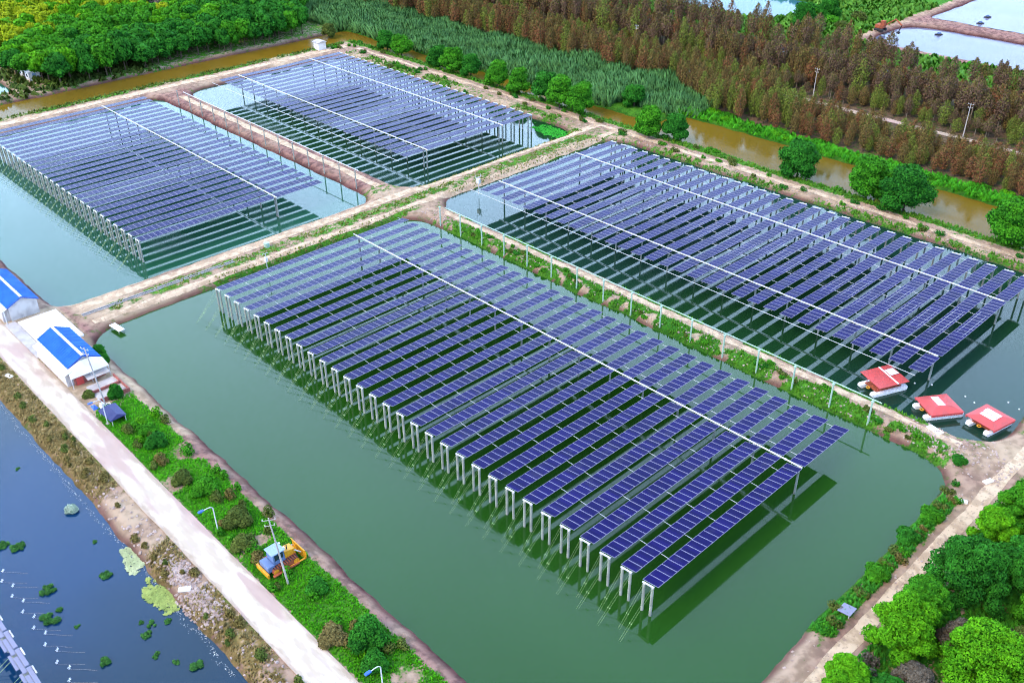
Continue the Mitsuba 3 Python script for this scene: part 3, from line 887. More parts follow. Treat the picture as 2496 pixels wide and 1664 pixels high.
def panel_mesh():
    """One framed module: raised rim, recessed glass. uv.x marks the frame."""
    w, l, t, b, e = PW / 2, PL / 2, 0.02, 0.036, 0.008
    o = [(-w, -l), (w, -l), (w, l), (-w, l)]
    i = [(-w + b, -l + b), (w - b, -l + b), (w - b, l - b), (-w + b, l - b)]
    v, f, u = [], [], []
    def q(p, fr):
        k = len(v); v.extend(p); f.append([k, k + 1, k + 2, k + 3]); u.extend([[fr, 0]] * 4)
    for a in range(4):
        c = (a + 1) % 4
        q([(*o[a], t), (*o[c], t), (*i[c], t), (*i[a], t)], 1)
        q([(*o[a], -t), (*o[c], -t), (*o[c], t), (*o[a], t)], 1)
        q([(*i[a], t), (*i[c], t), (*i[c], t - e), (*i[a], t - e)], 1)
    q([(*p, t - e) for p in i], 0)
    q([(*p, -t) for p in o[::-1]], 0)
    return np.array(v, float), np.array(f), np.array(u, float)


PV, PF, PU = panel_mesh()
scene['panel_kind'] = {'type': 'shapegroup', 'panel': raw((PV, PF), 'm_panel', None, None, PU)}
scene['pile_kind'] = {'type': 'shapegroup', 'pile': mikit.ply(cat(tube([[0, 0, -2.2], [0, 0, 4.02]], 0.165, 12), tube([[0, 0, 4.02], [0, 0, 4.12]], 0.185, 12)), 'm_pile', 40)}
scene['tie_kind'] = {'type': 'shapegroup', 'tie_rod': mikit.ply(tube([[-0.55, 0, 0], [0.55, 0, 0]], 0.028, 5), 'm_steel', 40)}
scene['stay_kind'] = {'type': 'shapegroup', 'stay_cable': mikit.ply(cat(tube([[0, 0, 0], [0, -1.0, -1.0]], 0.0024, 4), hull(np.array([[a * 0.010, -0.62 + b * 0.012, -0.62 + c * 0.010] for a in (-1, 1) for b in (-1, 1) for c in (-1, 1)]))), 'm_cable', 40)}


def capmesh(tilt, dx0=0.15, dx1=1.75):
    s = math.tan(math.radians(tilt))
    m = cbox(dx0, dx1, -0.09, 0.09, -0.07, 0.07, 0.02)
    m.vertices[:, 2] += (m.vertices[:, 0] - PW / 2) * s
    return cat(m, box(0.33, 0.51, -0.07, 0.07, -0.3, 0.0), box(1.48, 1.66, -0.07, 0.07, -0.2, 0.0))


ONES = ['', 'first', 'second', 'third', 'fourth', 'fifth', 'sixth', 'seventh', 'eighth', 'ninth', 'tenth', 'eleventh', 'twelfth', 'thirteenth', 'fourteenth', 'fifteenth', 'sixteenth', 'seventeenth', 'eighteenth', 'nineteenth', 'twentieth']


def nth(n):
    if n <= 20:
        return ONES[n]
    return ('twenty-' + ONES[n - 20]) if n < 30 else ('thirtieth' if n == 30 else 'thirty-' + ONES[n - 30])


def array(where, group, x0, rows, secs, tilt, each, left_piles, right_piles, sag, wob, seed, stays=True):
    rng = np.random.default_rng(seed)
    y0, y1 = secs[0][0], secs[-1][0] + secs[-1][1] * STEP
    scene[f'cap_kind_{seed}'] = {'type': 'shapegroup', 'cap': mikit.ply(capmesh(tilt), 'm_steel')}
    for r in range(rows):
        near = rows - r
        lab = f'navy solar panel row {where}, ' + (f'{nth(near)} from its near end' if near > 1 else 'nearest to the camera')
        t = thing('solar_panel_row', lab, 'solar panel row', group)
        xr = x0 + r * PITCH
        rt = tilt + wob * rng.normal() * 0.6
        ph = rng.uniform(0, 6.28)
        joined, k = [], 0
        for sy, n in secs:
            for i in range(n):
                yc = sy + (i + 0.5) * STEP
                u = (i + 0.5) / n
                z = ZP - sag * (4 * u * (1 - u)) * (n / 26.0) ** 2 + wob * 0.012 * math.sin(yc * 0.35 + ph)
                a = rt + wob * 0.5 * math.sin(yc * 0.22 + ph) + 0.15 * rng.normal()
                m = T().translate([xr + PW / 2, yc, z]).rotate([0, 1, 0], -a)
                if each:
                    inst(f'{t}__panel' + (f'_{k:03d}' if k else ''), 'panel_kind', m)
                else:
                    M = np.array(m.matrix)
                    joined.append(PV @ M[:3, :3].T + M[:3, 3])
                k += 1
        if joined:
            kk = f'{t}__panel'
            nn = len(joined)
            scene[kk] = raw((np.vstack(joined), (PF[None] + (np.arange(nn) * len(PV))[:, None, None]).reshape(-1, 4)), 'm_panel', None, None, np.tile(PU, (nn, 1)))
            labels[kk] = {'label': 'far solar panels joined in one run', 'kind': 'stuff'}
        s = math.sin(math.radians(rt))
        cab = [tube([[xr + PW * q, y0 - 0.25, ZP + (q - 0.5) * PW * s - 0.10], [xr + PW * q, y1 + 0.2, ZP + (q - 0.5) * PW * s - 0.10]], 0.022, 4) for q in (0.22, 0.78)]
        for c in cab:
            part(t, 'support_cable', c, 'm_steel')
        ends = ([(y0 - 0.22, 1)] if left_piles else []) + ([(y1 + 0.22, -1)] if right_piles else [])
        e = 0
        for ye, sg in ends:
            for q in (0.42, 1.57):
                inst(f'{t}__pile' + (f'_{e:03d}' if e else ''), 'pile_kind', T().translate([xr + q, ye, (q - PW / 2) * s * 0.9]))
                e += 1
            inst(numbered(f'{t}__cap'), f'cap_kind_{seed}', T().translate([xr, ye, ZP - 0.10 + (0.12 if sg < 0 else 0.0)]))
            if stays:
                for q, ln in ((0.30, 4.15), (0.54, 4.15), (1.45, 5.5), (1.69, 5.5)):
                    inst(numbered(f'{t}__stay_cable'), 'stay_kind', T().translate([xr + q, ye, 4.1]).rotate([0, 0, 1], 0 if sg > 0 else 180).scale([4, ln, 4.4]))
        if r < rows - 1 and each:
            for yy in np.arange(y0 + 4 * STEP, y1 - 1, 4 * STEP):
                if rng.random() < 0.8:
                    inst(numbered(f'{t}__tie_rod'), 'tie_kind', T().translate([xr + PW + 0.475, float(yy), ZP - 0.02]))


array('in the large front pond', 'panel rows in the large front pond', 0.0, 31, [(0.0, 26), (29.05, 10)], 7.5, True, True, False, 0.0, 0.5, 1)
array('in the right pond', 'panel rows in the right pond', 0.3, 31, [(60.05, 5), (66.1, 21), (89.55, 10)], 4.0, True, False, True, 0.18, 1.6, 2)
array('in the far left pond', 'panel rows in the far left pond', -108.4, 27, [(-1.1, 26), (28.05, 10)], 1.2, False, True, False, 0.0, 0.6, 3)
array('in the far middle pond', 'panel rows in the far middle pond', -107.8, 27, [(60.6, 5), (67.05, 21), (90.65, 9)], 1.2, False, False, True, 0.12, 1.2, 4, False)


def beam(lab, y, x0, x1, posts, r=0.105, z=4.45, mat='m_steel', pr_=0.15, off=0.0, name='steel_beam', low=-1.6, cat_='beam', collars=True):
    t = thing(name, lab, cat_)
    m = [tube([[x0, y, z], [x1, y, z]], r, 10)]
    if collars:
        for x in np.arange(x0 + 6.2, x1 - 1, 6.2):
            m.append(tube([[x - 0.12, y, z], [x + 0.12, y, z]], r * 1.35, 10))
    part(t, 'pipe', cat(*m), mat, 40)
    for x in posts:
        h = float(height(np.array([x]), np.array([y + off]))[0])
        part(t, 'post', cat(tube([[x, y + off, min(low, h - 0.5)], [x, y + off, z - r * 0.6]], pr_, 10), box(x - 0.2, x + 0.2, y + off - 0.2, y + off + 0.2, z - r - 0.09, z - r - 0.02)), 'm_pile' if mat != 'm_steel_green' else 'm_steel_green', 40)
    return t


pp = lambda a, b: np.arange(a, b, 6.2)
beam('white steel pipe across the middle of the large front array', 28.78, -0.4, 95.0, [*pp(1.2, 94), 94.6])
beam('white steel pipe across the right array, nearer the front bank', 65.85, -0.2, 95.0, [*pp(1.4, 94), 94.6])
beam('white steel pipe across the right array, farther from the front bank', 89.30, -0.2, 95.0, [*pp(1.4, 94), 94.6])
beam('white steel pipe across the far left array', 27.78, -108.6, -25.4, [*pp(-107, -26), -25.9])
beam('white steel pipe across the far middle array, left one', 66.78, -108.2, -24.8, [*pp(-107, -26), -25.2])
beam('white steel pipe across the far middle array, right one', 90.38, -108.2, -24.8, [*pp(-107, -26), -25.2])
beam('thin steel pipe along the left edge of the right array', 59.3, -2.0, 94.8, [], 0.045, 3.95, 'm_steel', 0.06, collars=False, name='edge_pipe', cat_='pipe')
beam('thin steel pipe along the left edge of the far middle array', 58.6, -108, -25.0, [], 0.045, 3.95, 'm_steel', 0.06, collars=False, name='edge_pipe', cat_='pipe')
beam('thin steel pipe along the right edge of the front array', 39.62, -1.0, 94.2, [], 0.03, 4.15, 'm_steel', 0.05, collars=False, name='edge_pipe', cat_='pipe')
beam('pale green overhead pipe on posts along the bank between the front and right ponds', 48.6, 2.6, 95.2, [1.3, *pp(7.4, 94), 94.0], 0.09, 4.55, 'm_steel_green', 0.13, -0.25, 'overhead_pipe', cat_='pipe')
beam('white overhead pipe on posts along the bank between the two far ponds', 48.0, -104, -25.4, [-106.8, *pp(-100.2, -26), -26.0], 0.09, 4.55, 'm_steel', 0.13, -0.5, 'overhead_pipe', cat_='pipe')

# the array in the blue pond, bottom left corner
t = thing('array_edge', 'pale stepped steel edge of another solar array in the bottom left corner', 'solar array edge')
for i in range(11):
    x, o = 36.5 + i * 3.1, 0.0
    part(t, 'tray', cat(cbox(x, x + 2.9, -53.0, -52.55, 4.30, 4.42, 0.03), cbox(x + 0.9, x + 3.6, -53.45, -53.02, 4.22, 4.34, 0.03), cbox(x + 0.2, x + 2.6, -53.8, -53.47, 4.12, 4.24, 0.03)), 'm_tray')
    part(t, 'cap', cbox(x + 0.2, x + 1.45, -52.52, -52.36, 4.42, 4.52, 0.03), 'm_plaster')
    part(t, 'pile', cat(tube([[x + 0.4, -53.0, -2], [x + 0.4, -53.0, 4.3]], 0.165, 10), tube([[x + 1.3, -53.0, -2], [x + 1.3, -53.0, 4.3]], 0.165, 10)), 'm_pile', 40)
    for q in (0.4, 0.95):
        part(t, 'stay_cable', tube([[x + q, -53.6, 4.2], [x + q - 0.6, -60.5, 0.0]], 0.022, 5), 'm_cable')
for i in range(14):
    x, y = 37.6 + i * 1.6, -49.2 - 0.65 * (i % 2)
    m = [hull(np.vstack([trimesh.creation.icosphere(1, 0.05).vertices + [x + dx, y + dy - s, 0.04], trimesh.creation.icosphere(1, 0.05).vertices + [x + dx, y + dy + s, 0.07]])) for dx, dy, s in ((-0.2, 0.1, 0.03), (0.0, 0.0, 0.16), (0.2, -0.06, 0.05))]
    single('marker_float', cat(*m), 'm_float', 'small cluster of white floats in a line on the dark blue pond', 'float', 'white floats on the blue pond', True)
    single('mooring_line', tube([[x + 0.3, y - 0.05, 0.03], [x + 2.4, y + 2.0, 0.012]], 0.011, 4), 'm_concrete', 'thin pale line trailing from a white float on the dark blue pond', 'line', 'lines at the white floats')

# ------------------------------------------------------------------ houses
def gable_house(t, x0, x1, y0, y1, ze, zr, zb, wallm, over=0.35):
    ym = (y0 + y1) / 2
    # walls with gables, open to no one: one closed prism
    prism = hull([(x, y, z) for x in (x0 + over, x1 - over) for y, z in ((y0 + 0.3, zb), (y1 - 0.3, zb), (y0 + 0.3, ze - 0.02), (y1 - 0.3, ze - 0.02), (ym, zr - 0.16))])
    part(t, 'wall', prism, wallm)
    for sy, ye in ((-1, y0), (1, y1)):
        sl = hull([(x, y, z) for x in (x0, x1) for y, z in ((ye, ze - 0.03), (ye, ze + 0.05), (ym + 0.02 * sy, zr - 0.03), (ym + 0.02 * sy, zr + 0.05))])
        ribs = []
        for x in np.arange(x0 + 0.3, x1 - 0.1, 0.62):
            ribs.append(hull([(x + a, y, z + b) for a in (-0.035, 0.035) for y, z in ((ye, ze + 0.045), (ym + 0.06 * sy, zr + 0.045 - 0.02)) for b in (0.0, 0.045)]))
        part(t, 'roof_slope', cat(sl, *ribs), 'm_roof_blue')
    part(t, 'ridge_cap', hull([(x, ym + y, zr + z) for x in (x0 - 0.02, x1 + 0.02) for y, z in ((-0.22, 0.05), (0.22, 0.05), (0, 0.16))]), 'm_white')
    for x in (x0 - 0.06, x1):
        for sy, ye in ((-1, y0), (1, y1)):
            part(t, 'barge_board', hull([(x + a, y, z + b) for a in (0, 0.06) for y, z in ((ye, ze), (ym, zr)) for b in (-0.14, 0.10)]), 'm_ridge_blue')


t = thing('house', 'blue-roofed house with white sides and a red base beside the front pond', 'house')
gable_house(t, -5.2, 6.4, -28.0, -22.9, 3.7, 4.95, 0.9, 'm_white')
part(t, 'lean_to_roof', hull([(x, y, z) for x in (-4.9, 7.2) for y, z in ((-29.05, 3.05), (-29.05, 3.11), (-27.7, 3.5), (-27.7, 3.58))]), 'm_white', label='flat white lean-to roof along the road side')
part(t, 'lean_to_wall', box(-4.6, 6.8, -28.75, -27.72, 0.9, 3.08), 'm_plaster')
part(t, 'awning', hull([(x, y, z) for x, z, ya, yb in ((6.5, 3.62, -28.1, -22.8), (6.5, 4.35, -26.2, -24.4), (8.0, 2.75, -28.4, -22.6), (8.0, 2.68, -28.4, -22.6)) for y in (ya, yb)]), 'm_white', label='white sloping awning over the gable end')
part(t, 'brick_base', box(6.1, 7.3, -27.7, -23.2, 0.9, 2.5), 'm_brick', label='dark red base wall')
part(t, 'red_door', box(7.3, 7.36, -27.5, -26.5, 0.95, 2.4), 'm_red_paint')
part(t, 'shelf_roof', hull([(x, y, z) for x, z in ((7.32, 2.2), (8.7, 1.95)) for y in (-26.3, -22.9) for z in (z, z + 0.05)]), 'm_concrete')
for y in (-28.3, -25.4, -22.7):
    part(t, 'awning_post', tube([[7.9, y, 0.7], [7.9, y, 2.72]], 0.05, 6), 'm_steel')

t = thing('house', 'blue-roofed house with a stained grey gable wall, at the left edge', 'house')
gable_house(t, -33.0, -18.6, -27.9, -22.7, 3.7, 4.95, 0.9, 'm_plaster')
part(t, 'lean_to_roof', hull([(x, y, z) for x in (-32, -18.9) for y, z in ((-29.0, 3.05), (-29.0, 3.11), (-27.6, 3.5), (-27.6, 3.58))]), 'm_white')
part(t, 'lean_to_wall', box(-31.8, -19.4, -28.7, -27.62, 0.9, 3.08), 'm_plaster')

k = single('courtyard_slab', cbox(-17.6, -6.0, -27.2, -20.9, 0.6, 1.32, 0.04), 'm_white', 'white concrete courtyard slab between the two blue-roofed houses', 'slab')
k = single('courtyard_slab', cbox(-18.4, -4.4, -29.0, -27.3, 0.6, 1.22, 0.04), 'm_concrete', 'grey concrete apron by the road in front of the courtyard', 'slab')
single('brick_yard', box(8.9, 14.2, -26.9, -22.6, 0.7, 1.2), 'm_concrete', 'pinkish paved yard in front of the red brick base', 'yard')
for i, (a, b) in enumerate((((8.9, -22.6), (14.2, -22.6)), ((11.4, -26.9), (11.4, -22.6)), ((14.2, -26.9), (14.2, -22.6)))):
    single('low_brick_wall', box(min(a[0], b[0]) - 0.09, max(a[0], b[0]) + 0.09, min(a[1], b[1]) - 0.09, max(a[1], b[1]) + 0.09, 1.0, 1.62 + 0.02 * i), 'm_brick',
           ('low brick wall along the pond side of the yard', 'low brick wall dividing the yard', 'low brick wall at the shed side of the yard')[i], 'wall')

t = thing('shed', 'dark navy tarpaulin shed beside the white street lamp', 'shed')
part(t, 'tarp_roof', hull([(17.2, -28.5, 2.0), (17.2, -25.9, 2.1), (21.0, -28.3, 2.0), (21.0, -26.0, 2.1), (17.6, -27.2, 2.55), (20.7, -27.1, 2.5), (17.2, -28.5, 1.9), (21.0, -28.3, 1.9), (17.2, -25.9, 2.0), (21.0, -26.0, 2.0)]), 'm_tarp')
for x, y in ((17.3, -28.3), (17.3, -26.1), (20.9, -28.1), (20.9, -26.2)):
    part(t, 'post', tube([[x, y, 0.6], [x, y, 2.0]], 0.05, 6), 'm_steel')
part(t, 'back_wall', box(17.35, 20.8, -26.2, -26.12, 0.8, 1.98), 'm_dark')
single('crate_stack', cat(cbox(15.2, 16.1, -27.6, -26.9, 0.9, 1.5), cbox(15.3, 15.95, -26.7, -26.1, 0.9, 1.35), cbox(15.35, 16.0, -27.5, -27.0, 1.51, 1.9)), 'm_white', 'stack of pale crates beside the tarpaulin shed', 'crates')
single('tarpaulin', hull([(13.8, -28.4, 1.0), (15.3, -28.5, 1.0), (14.0, -27.8, 1.05), (15.2, -27.7, 1.0), (14.5, -28.1, 1.35)]), 'm_blue_plastic', 'bright blue tarpaulin heap near the road by the shed', 'tarpaulin')

# cabin and hut at the far left
t = thing('cabin', 'white container cabin at the edge of the left forest', 'cabin')
part(t, 'body', cbox(-165.5, -156.5, 26.6, 29.8, 0.9, 3.5, 0.05), 'm_white')
part(t, 'roof', hull([(x, y, z) for x in (-165.8, -156.2) for y, z in ((26.3, 3.52), (30.1, 3.52), (26.3, 3.62), (30.1, 3.62), (28.2, 3.95))]), 'm_float')
for x in (-163.6, -160.9, -158.4):
    part(t, 'window', box(x, x + 0.9, 26.56, 26.6, 1.9, 2.8), 'm_glass')
part(t, 'door', box(-156.5, -156.45, 27.6, 28.6, 1.0, 3.0), 'm_cab_roof')
t = thing('hut', 'small white hut at the far corner of the dike', 'hut')
part(t, 'wall', box(-127.4, -124.6, 104.4, 107.2, 0.8, 3.2), 'm_white')
part(t, 'roof', hull([(x, y, z) for x in (-127.7, -124.3) for y, z in ((104.1, 3.22), (107.5, 3.22), (105.8, 3.75), (104.1, 3.3), (107.5, 3.3))]), 'm_concrete')

# ------------------------------------------------------------------ red-roofed rafts
def raft(lab, cx, cy, head, ln, wd, zr, flat, panels, seed):
    t = thing('raft', lab, 'raft', None)
    def put(m):
        return turned(m, head, (cx, cy, 0))
    for s in (-1, 1):
        y = s * wd * 0.38
        p = hull([(x, y + w, z) for x, w0, za, zb in ((-ln / 2, 0.30, 0.12, 0.48), (-ln / 2 + 0.35, 0.44, -0.15, 0.52), (ln / 2 - 0.35, 0.44, -0.15, 0.52), (ln / 2, 0.30, 0.12, 0.48)) for w in (-w0, w0) for z in (za, zb)])
        part(t, 'pontoon', put(p), 'm_float', 30)
    part(t, 'deck', put(box(-ln * 0.36, ln * 0.36, -wd * 0.36, wd * 0.36, 0.53, 0.62)), 'm_rust')
    for a in (-1, 1):
        for b in (-1, 1):
            part(t, 'post', put(tube([[a * ln * 0.31, b * wd * 0.34, 0.6], [a * ln * 0.31, b * wd * 0.34, zr]], 0.05, 6)), 'm_red_paint')
    L, W_ = ln * 0.42, wd * 0.62
    if flat:
        roof = hull([(x, y, z) for x in (-L, L) for y, z in ((-W_, zr), (-W_, zr + 0.07), (W_, zr + 0.25), (W_, zr + 0.32))])
        part(t, 'roof', put(roof), 'm_red_paint')
        part(t, 'roof_rib', put(hull([(x, y, z) for x in (L * 0.22, L * 0.30) for y, z in ((-W_, zr + 0.07), (-W_, zr + 0.14), (W_, zr + 0.32), (W_, zr + 0.39))])), 'm_float')
        zf = lambda x, y: zr + 0.07 + 0.25 * (y + W_) / (2 * W_)
    else:
        roof = hull([(x * L, y * W_, zr + z) for x in (-1, 1) for y in (-1, 1) for z in (-0.03, 0.04)] + [(x * L * 0.45, y * W_ * 0.4, zr + 0.42) for x in (-1, 1) for y in (-1, 1)])
        part(t, 'roof', put(roof), 'm_red_paint')
        part(t, 'side_board', put(cat(box(-L * 0.95, L * 0.95, -W_ * 0.98, -W_ * 0.92, zr - 0.35, zr - 0.04), box(-L * 0.95, L * 0.95, W_ * 0.92, W_ * 0.98, zr - 0.35, zr - 0.04))), 'm_red_paint')
        zf = lambda x, y: zr + 0.43
    for (x, y, a, b) in panels:
        z = max(zf(x, y), zf(x, y + b)) + 0.01
        part(t, 'solar_plate', put(cbox(x - a, x + a, y - b, y + b, z, z + 0.05, 0.01)), 'm_float')
    part(t, 'mooring_ring', put(trimesh.creation.torus(0.26, 0.07, 14, 6).apply_translation((-ln * 0.44, -0.1, 0.75))), 'm_yellow', True)


raft('red flat-roofed raft with a white rib, tucked under the near corner of the right array', 90.7, 59.0, 67, 6.4, 3.6, 1.75, True, [(1.7, 0.55, 0.75, 0.75)], 1)
raft('red hip-roofed raft with one white plate, middle of the three rafts', 99.2, 59.0, 56, 6.0, 3.7, 1.15, False, [(-0.1, 0.3, 0.55, 1.05)], 2)
raft('red hip-roofed raft with two white plates, rightmost by the bank', 105.6, 61.2, 78, 5.8, 3.7, 1.15, False, [(-0.62, 0.0, 0.45, 1.1), (0.5, 0.1, 0.48, 1.15)], 3)
single('white_board', turned(cbox(-1.1, 1.1, -0.55, 0.55, 0, 0.09, 0.02), -14, (101.4, 53.1, 0.98)), 'm_white', 'white board lying on the bank below the red rafts', 'board')
rng = np.random.default_rng(12)
for x, y in ((93.6, 63.4), (95.6, 64.8), (100.4, 65.4), (102.0, 64.8), (105.4, 68.4), (107.2, 67.8)):
    single('float', trimesh.creation.icosphere(2, 0.12).apply_translation((x, y, 0.06)), 'm_float', 'small white ball float on the water behind the red rafts', 'float', 'ball floats by the rafts', True)

# small things on the front pond's shore
t = thing('dock', 'short white jetty at the left corner of the front pond', 'jetty')
part(t, 'deck', turned(cbox(-1.6, 1.6, -0.55, 0.55, 0.0, 0.10, 0.02), 5, (-5.6, -15.7, 0.55)), 'm_white')
for dx in (-1.2, 1.2):
    for dy in (-0.4, 0.4):
        part(t, 'post', tube([[-5.6 + dx, -15.7 + dy + dx * 0.09, -1.2], [-5.6 + dx, -15.7 + dy + dx * 0.09, 0.56]], 0.07, 6), 'm_pile')
t = thing('pump_shelter', 'small grey pump shelter standing in the water at the right shore', 'shelter')
part(t, 'roof', hull([(109.0, 13.9, 1.35), (109.0, 15.4, 1.4), (110.5, 13.9, 1.55), (110.5, 15.4, 1.6), (109.0, 13.9, 1.42), (109.0, 15.4, 1.47), (110.5, 13.9, 1.62), (110.5, 15.4, 1.67)]), 'm_tray')
for x, y, z in ((109.15, 14.05, 1.37), (109.15, 15.25, 1.4), (110.35, 14.05, 1.53), (110.35, 15.25, 1.57)):
    part(t, 'post', tube([[x, y, -0.8], [x, y, z]], 0.05, 6), 'm_steel')
part(t, 'pump', cbox(109.5, 110.1, 14.4, 15.0, 0.2, 0.8, 0.06), 'm_dark')
t = thing('drain_channel', 'narrow concrete drain channel along the grass strip of the cross dike', 'drain')
for x in (-12.9, -12.3):
    part(t, 'side_wall', box(x, x + 0.13, -18.5, 10, 0.7, 1.24), 'm_concrete')
part(t, 'bed', box(-12.77, -12.3, -18.4, 9.9, 0.7, 1.06), 'm_dark')
single('storage_tank', trimesh.creation.cylinder(0.55, 0.9, sections=20).apply_translation((-13.6, 17.7, 1.45)), 'm_steel_green', 'pale green round tank on the cross dike', 'tank', None, 40)
t = thing('camera_mast', 'small white mast with an antenna on the dike by the right array', 'mast')
part(t, 'pole', tube([[-4.8, 64.2, 0.4], [-4.8, 64.2, 4.4]], 0.07, 8), 'm_steel')
part(t, 'cabinet', cbox(-5.2, -4.4, 63.9, 64.5, 3.0, 4.0, 0.04), 'm_white')
part(t, 'antenna', cat(tube([[-4.8, 63.4, 4.4], [-4.8, 65.0, 4.4]], 0.05, 6), tube([[-4.8, 63.5, 4.4], [-4.8, 63.5, 5.0]], 0.05, 6), tube([[-4.8, 64.9, 4.4], [-4.8, 64.9, 5.0]], 0.05, 6)), 'm_steel')
t = thing('camera_mast', 'small white mast at the far edge of the front array by the cross dike', 'mast')
part(t, 'pole', tube([[-5.4, 12.8, 0.4], [-5.4, 12.8, 4.2]], 0.07, 8), 'm_steel')
part(t, 'cabinet', cbox(-5.7, -5.1, 12.6, 13.0, 2.6, 3.5, 0.04), 'm_white')
part(t, 'antenna', tube([[-5.4, 12.2, 4.2], [-5.4, 13.4, 4.2]], 0.05, 6), 'm_steel')

# ------------------------------------------------------------------ street lamps and poles
def lamp(lab, x, y, h):
    t = thing('street_lamp', lab, 'street lamp')
    pts = [[x, y, 0.8], [x, y, h - 0.55]] + [[x, y - 0.5 + 0.5 * math.cos(a), h - 0.55 + 0.5 * math.sin(a)] for a in np.linspace(0.3, math.pi / 2, 5)] + [[x, y - 1.25, h - 0.02]]
    part(t, 'pole', tube(pts, [0.085, 0.07] + [0.055] * 5 + [0.05], 8), 'm_steel', 40)
    part(t, 'lamp_head', hull([(x + a * 0.16, y - 1.25 + b, h + c) for a in (-1, 1) for b, c in ((0.1, -0.05), (0.1, 0.05), (-0.35, 0.09), (-0.6, 0.02), (-0.6, -0.06), (-0.3, -0.09))]), 'm_blue_plastic', label='bright blue lamp head')
    part(t, 'base_plate', box(x - 0.22, x + 0.22, y - 0.22, y + 0.22, 0.8, 1.1), 'm_concrete')


lamp('white curved street lamp beside the dark tarpaulin shed', 19.8, -28.4, 5.3)
lamp('white curved street lamp in front of the grey gable wall at the left edge', -18.2, -28.6, 5.3)
lamp('white curved street lamp in the weeds, between the shed and the bulldozer', 50.4, -28.2, 5.2)
lamp('white curved street lamp at the bottom edge of the photo', 82.7, -27.8, 5.0)


def pole(lab, x, y, h, tip=(0, 0), arm=0):
    t = thing('utility_pole', lab, 'utility pole')
    top = np.array([x + tip[0], y + tip[1], h])
    part(t, 'pole', tube([[x, y, 0.4], top], [0.13, 0.075], 10), 'm_concrete', 40)
    d = np.array([math.cos(math.radians(arm)), math.sin(math.radians(arm)), 0])
    for dz, l in ((-0.3, 0.75), (-1.1, 0.55)):
        c = top + [0, 0, dz]
        part(t, 'crossarm', tube([c - d * l, c + d * l], 0.035, 6), 'm_concrete')
        for s in (-0.9, 0.9):
            part(t, 'insulator', tube([c + d * l * s + [0, 0, 0.03], c + d * l * s + [0, 0, 0.26]], [0.055, 0.035], 6), 'm_white')


pole('tall concrete utility pole in front of the blue-roofed house', 15.0, -26.6, 10.8, (-0.4, -0.6), 20)
pole('tall concrete utility pole rising beside the yellow bulldozer', 63.6, -26.7, 11.0, (-0.5, -0.7), 60)
pole('pale pole among the yellow green trees of the conifer belt', 13.5, 166.6, 10.5)
pole('white pole by the pale track, at the right of the conifer belt', 53.2, 168.4, 9.8)
pole('pale pole at the top of the conifer belt, left of the others', -48.0, 167.5, 11.0)

# ------------------------------------------------------------------ bulldozer
t = thing('bulldozer', 'yellow bulldozer with blue grey cab and rusty tracks in the weeds', 'bulldozer')
bx, by = 60.3, -25.6
for s in (-1, 1):
    x = bx + s * 1.05
    prof = [(-1.75, 0.55), (-1.55, 0.15), (1.45, 0.15), (1.75, 0.55), (1.5, 1.05), (-1.5, 1.05)]
    k = part(t, 'track', hull([(x + w, by + a, 0.95 + b) for w in (-0.28, 0.28) for a, b in prof]), 'm_rust')
    pads = []
    for i in range(11):
        y = by - 1.5 + i * 0.3
        pads += [box(x - 0.31, x + 0.31, y - 0.05, y + 0.05, 0.95 + 1.05, 0.95 + 1.11)]
    part(k, 'track_pads', cat(*pads), 'm_dark')
    for i, yy in enumerate((-1.35, 1.3)):
        part(k, 'sprocket', trimesh.creation.cylinder(0.34, 0.06, sections=16).apply_transform(trimesh.transformations.rotation_matrix(math.pi / 2, [0, 1, 0])).apply_translation((x + s * 0.30, by + yy, 1.55)), 'm_yellow')
part(t, 'chassis', cbox(bx - 0.75, bx + 0.75, by - 1.9, by + 1.7, 1.35, 2.0, 0.05), 'm_rust')
part(t, 'engine_hood', hull([(bx + a * 0.55, by + b, c) for a in (-1, 1) for b, c in ((0.35, 2.0), (1.75, 2.0), (0.35, 2.95), (1.65, 2.75), (1.75, 2.6))]), 'm_yellow')
part(t, 'exhaust_pipe', tube([[bx + 0.2, by + 0.9, 2.8], [bx + 0.2, by + 0.9, 3.5]], 0.06, 8), 'm_dark')
part(t, 'fuel_tank', cbox(bx - 0.95, bx + 0.95, by - 2.15, by - 1.25, 1.5, 2.35, 0.06), 'm_cab_blue')
c = part(t, 'cab', hull([(bx + a * 0.75, by + b, z) for a in (-1, 1) for b, z in ((-1.25, 2.0), (0.3, 2.0), (-1.2, 3.5), (0.15, 3.5))]), 'm_cab_blue', label='blue grey cab')
part(c, 'window', hull([(bx + a * 0.62, by + b, z) for a in (-1, 1) for b, z in ((0.3, 2.55), (0.345, 2.55), (0.18, 3.4), (0.225, 3.4))]), 'm_glass')
for s in (-1, 1):
    part(c, 'window', box(bx + s * 0.76 - 0.02, bx + s * 0.76 + 0.02, by - 1.05, by + 0.05, 2.6, 3.4), 'm_glass')
part(c, 'roof', cbox(bx - 0.88, bx + 0.88, by - 1.4, by + 0.35, 3.52, 3.66, 0.05), 'm_cab_roof', label='pale blue cab roof')
part(t, 'floodlight', cat(cbox(bx - 0.6, bx - 0.35, by + 0.36, by + 0.5, 3.5, 3.7), cbox(bx + 0.35, bx + 0.6, by + 0.36, by + 0.5, 3.5, 3.7)), 'm_white')
bl = [(by + 2.25 + 0.28 * math.cos(a), 1.75 + 0.75 * math.sin(a)) for a in np.linspace(-1.2, 1.2, 7)]
part(t, 'blade', cat(*[hull([(bx + s * 1.45, y + o, z) for s in (-1, 1) for y, z in (bl[i], bl[i + 1]) for o in (0, 0.1)]) for i in range(6)]), 'm_yellow')
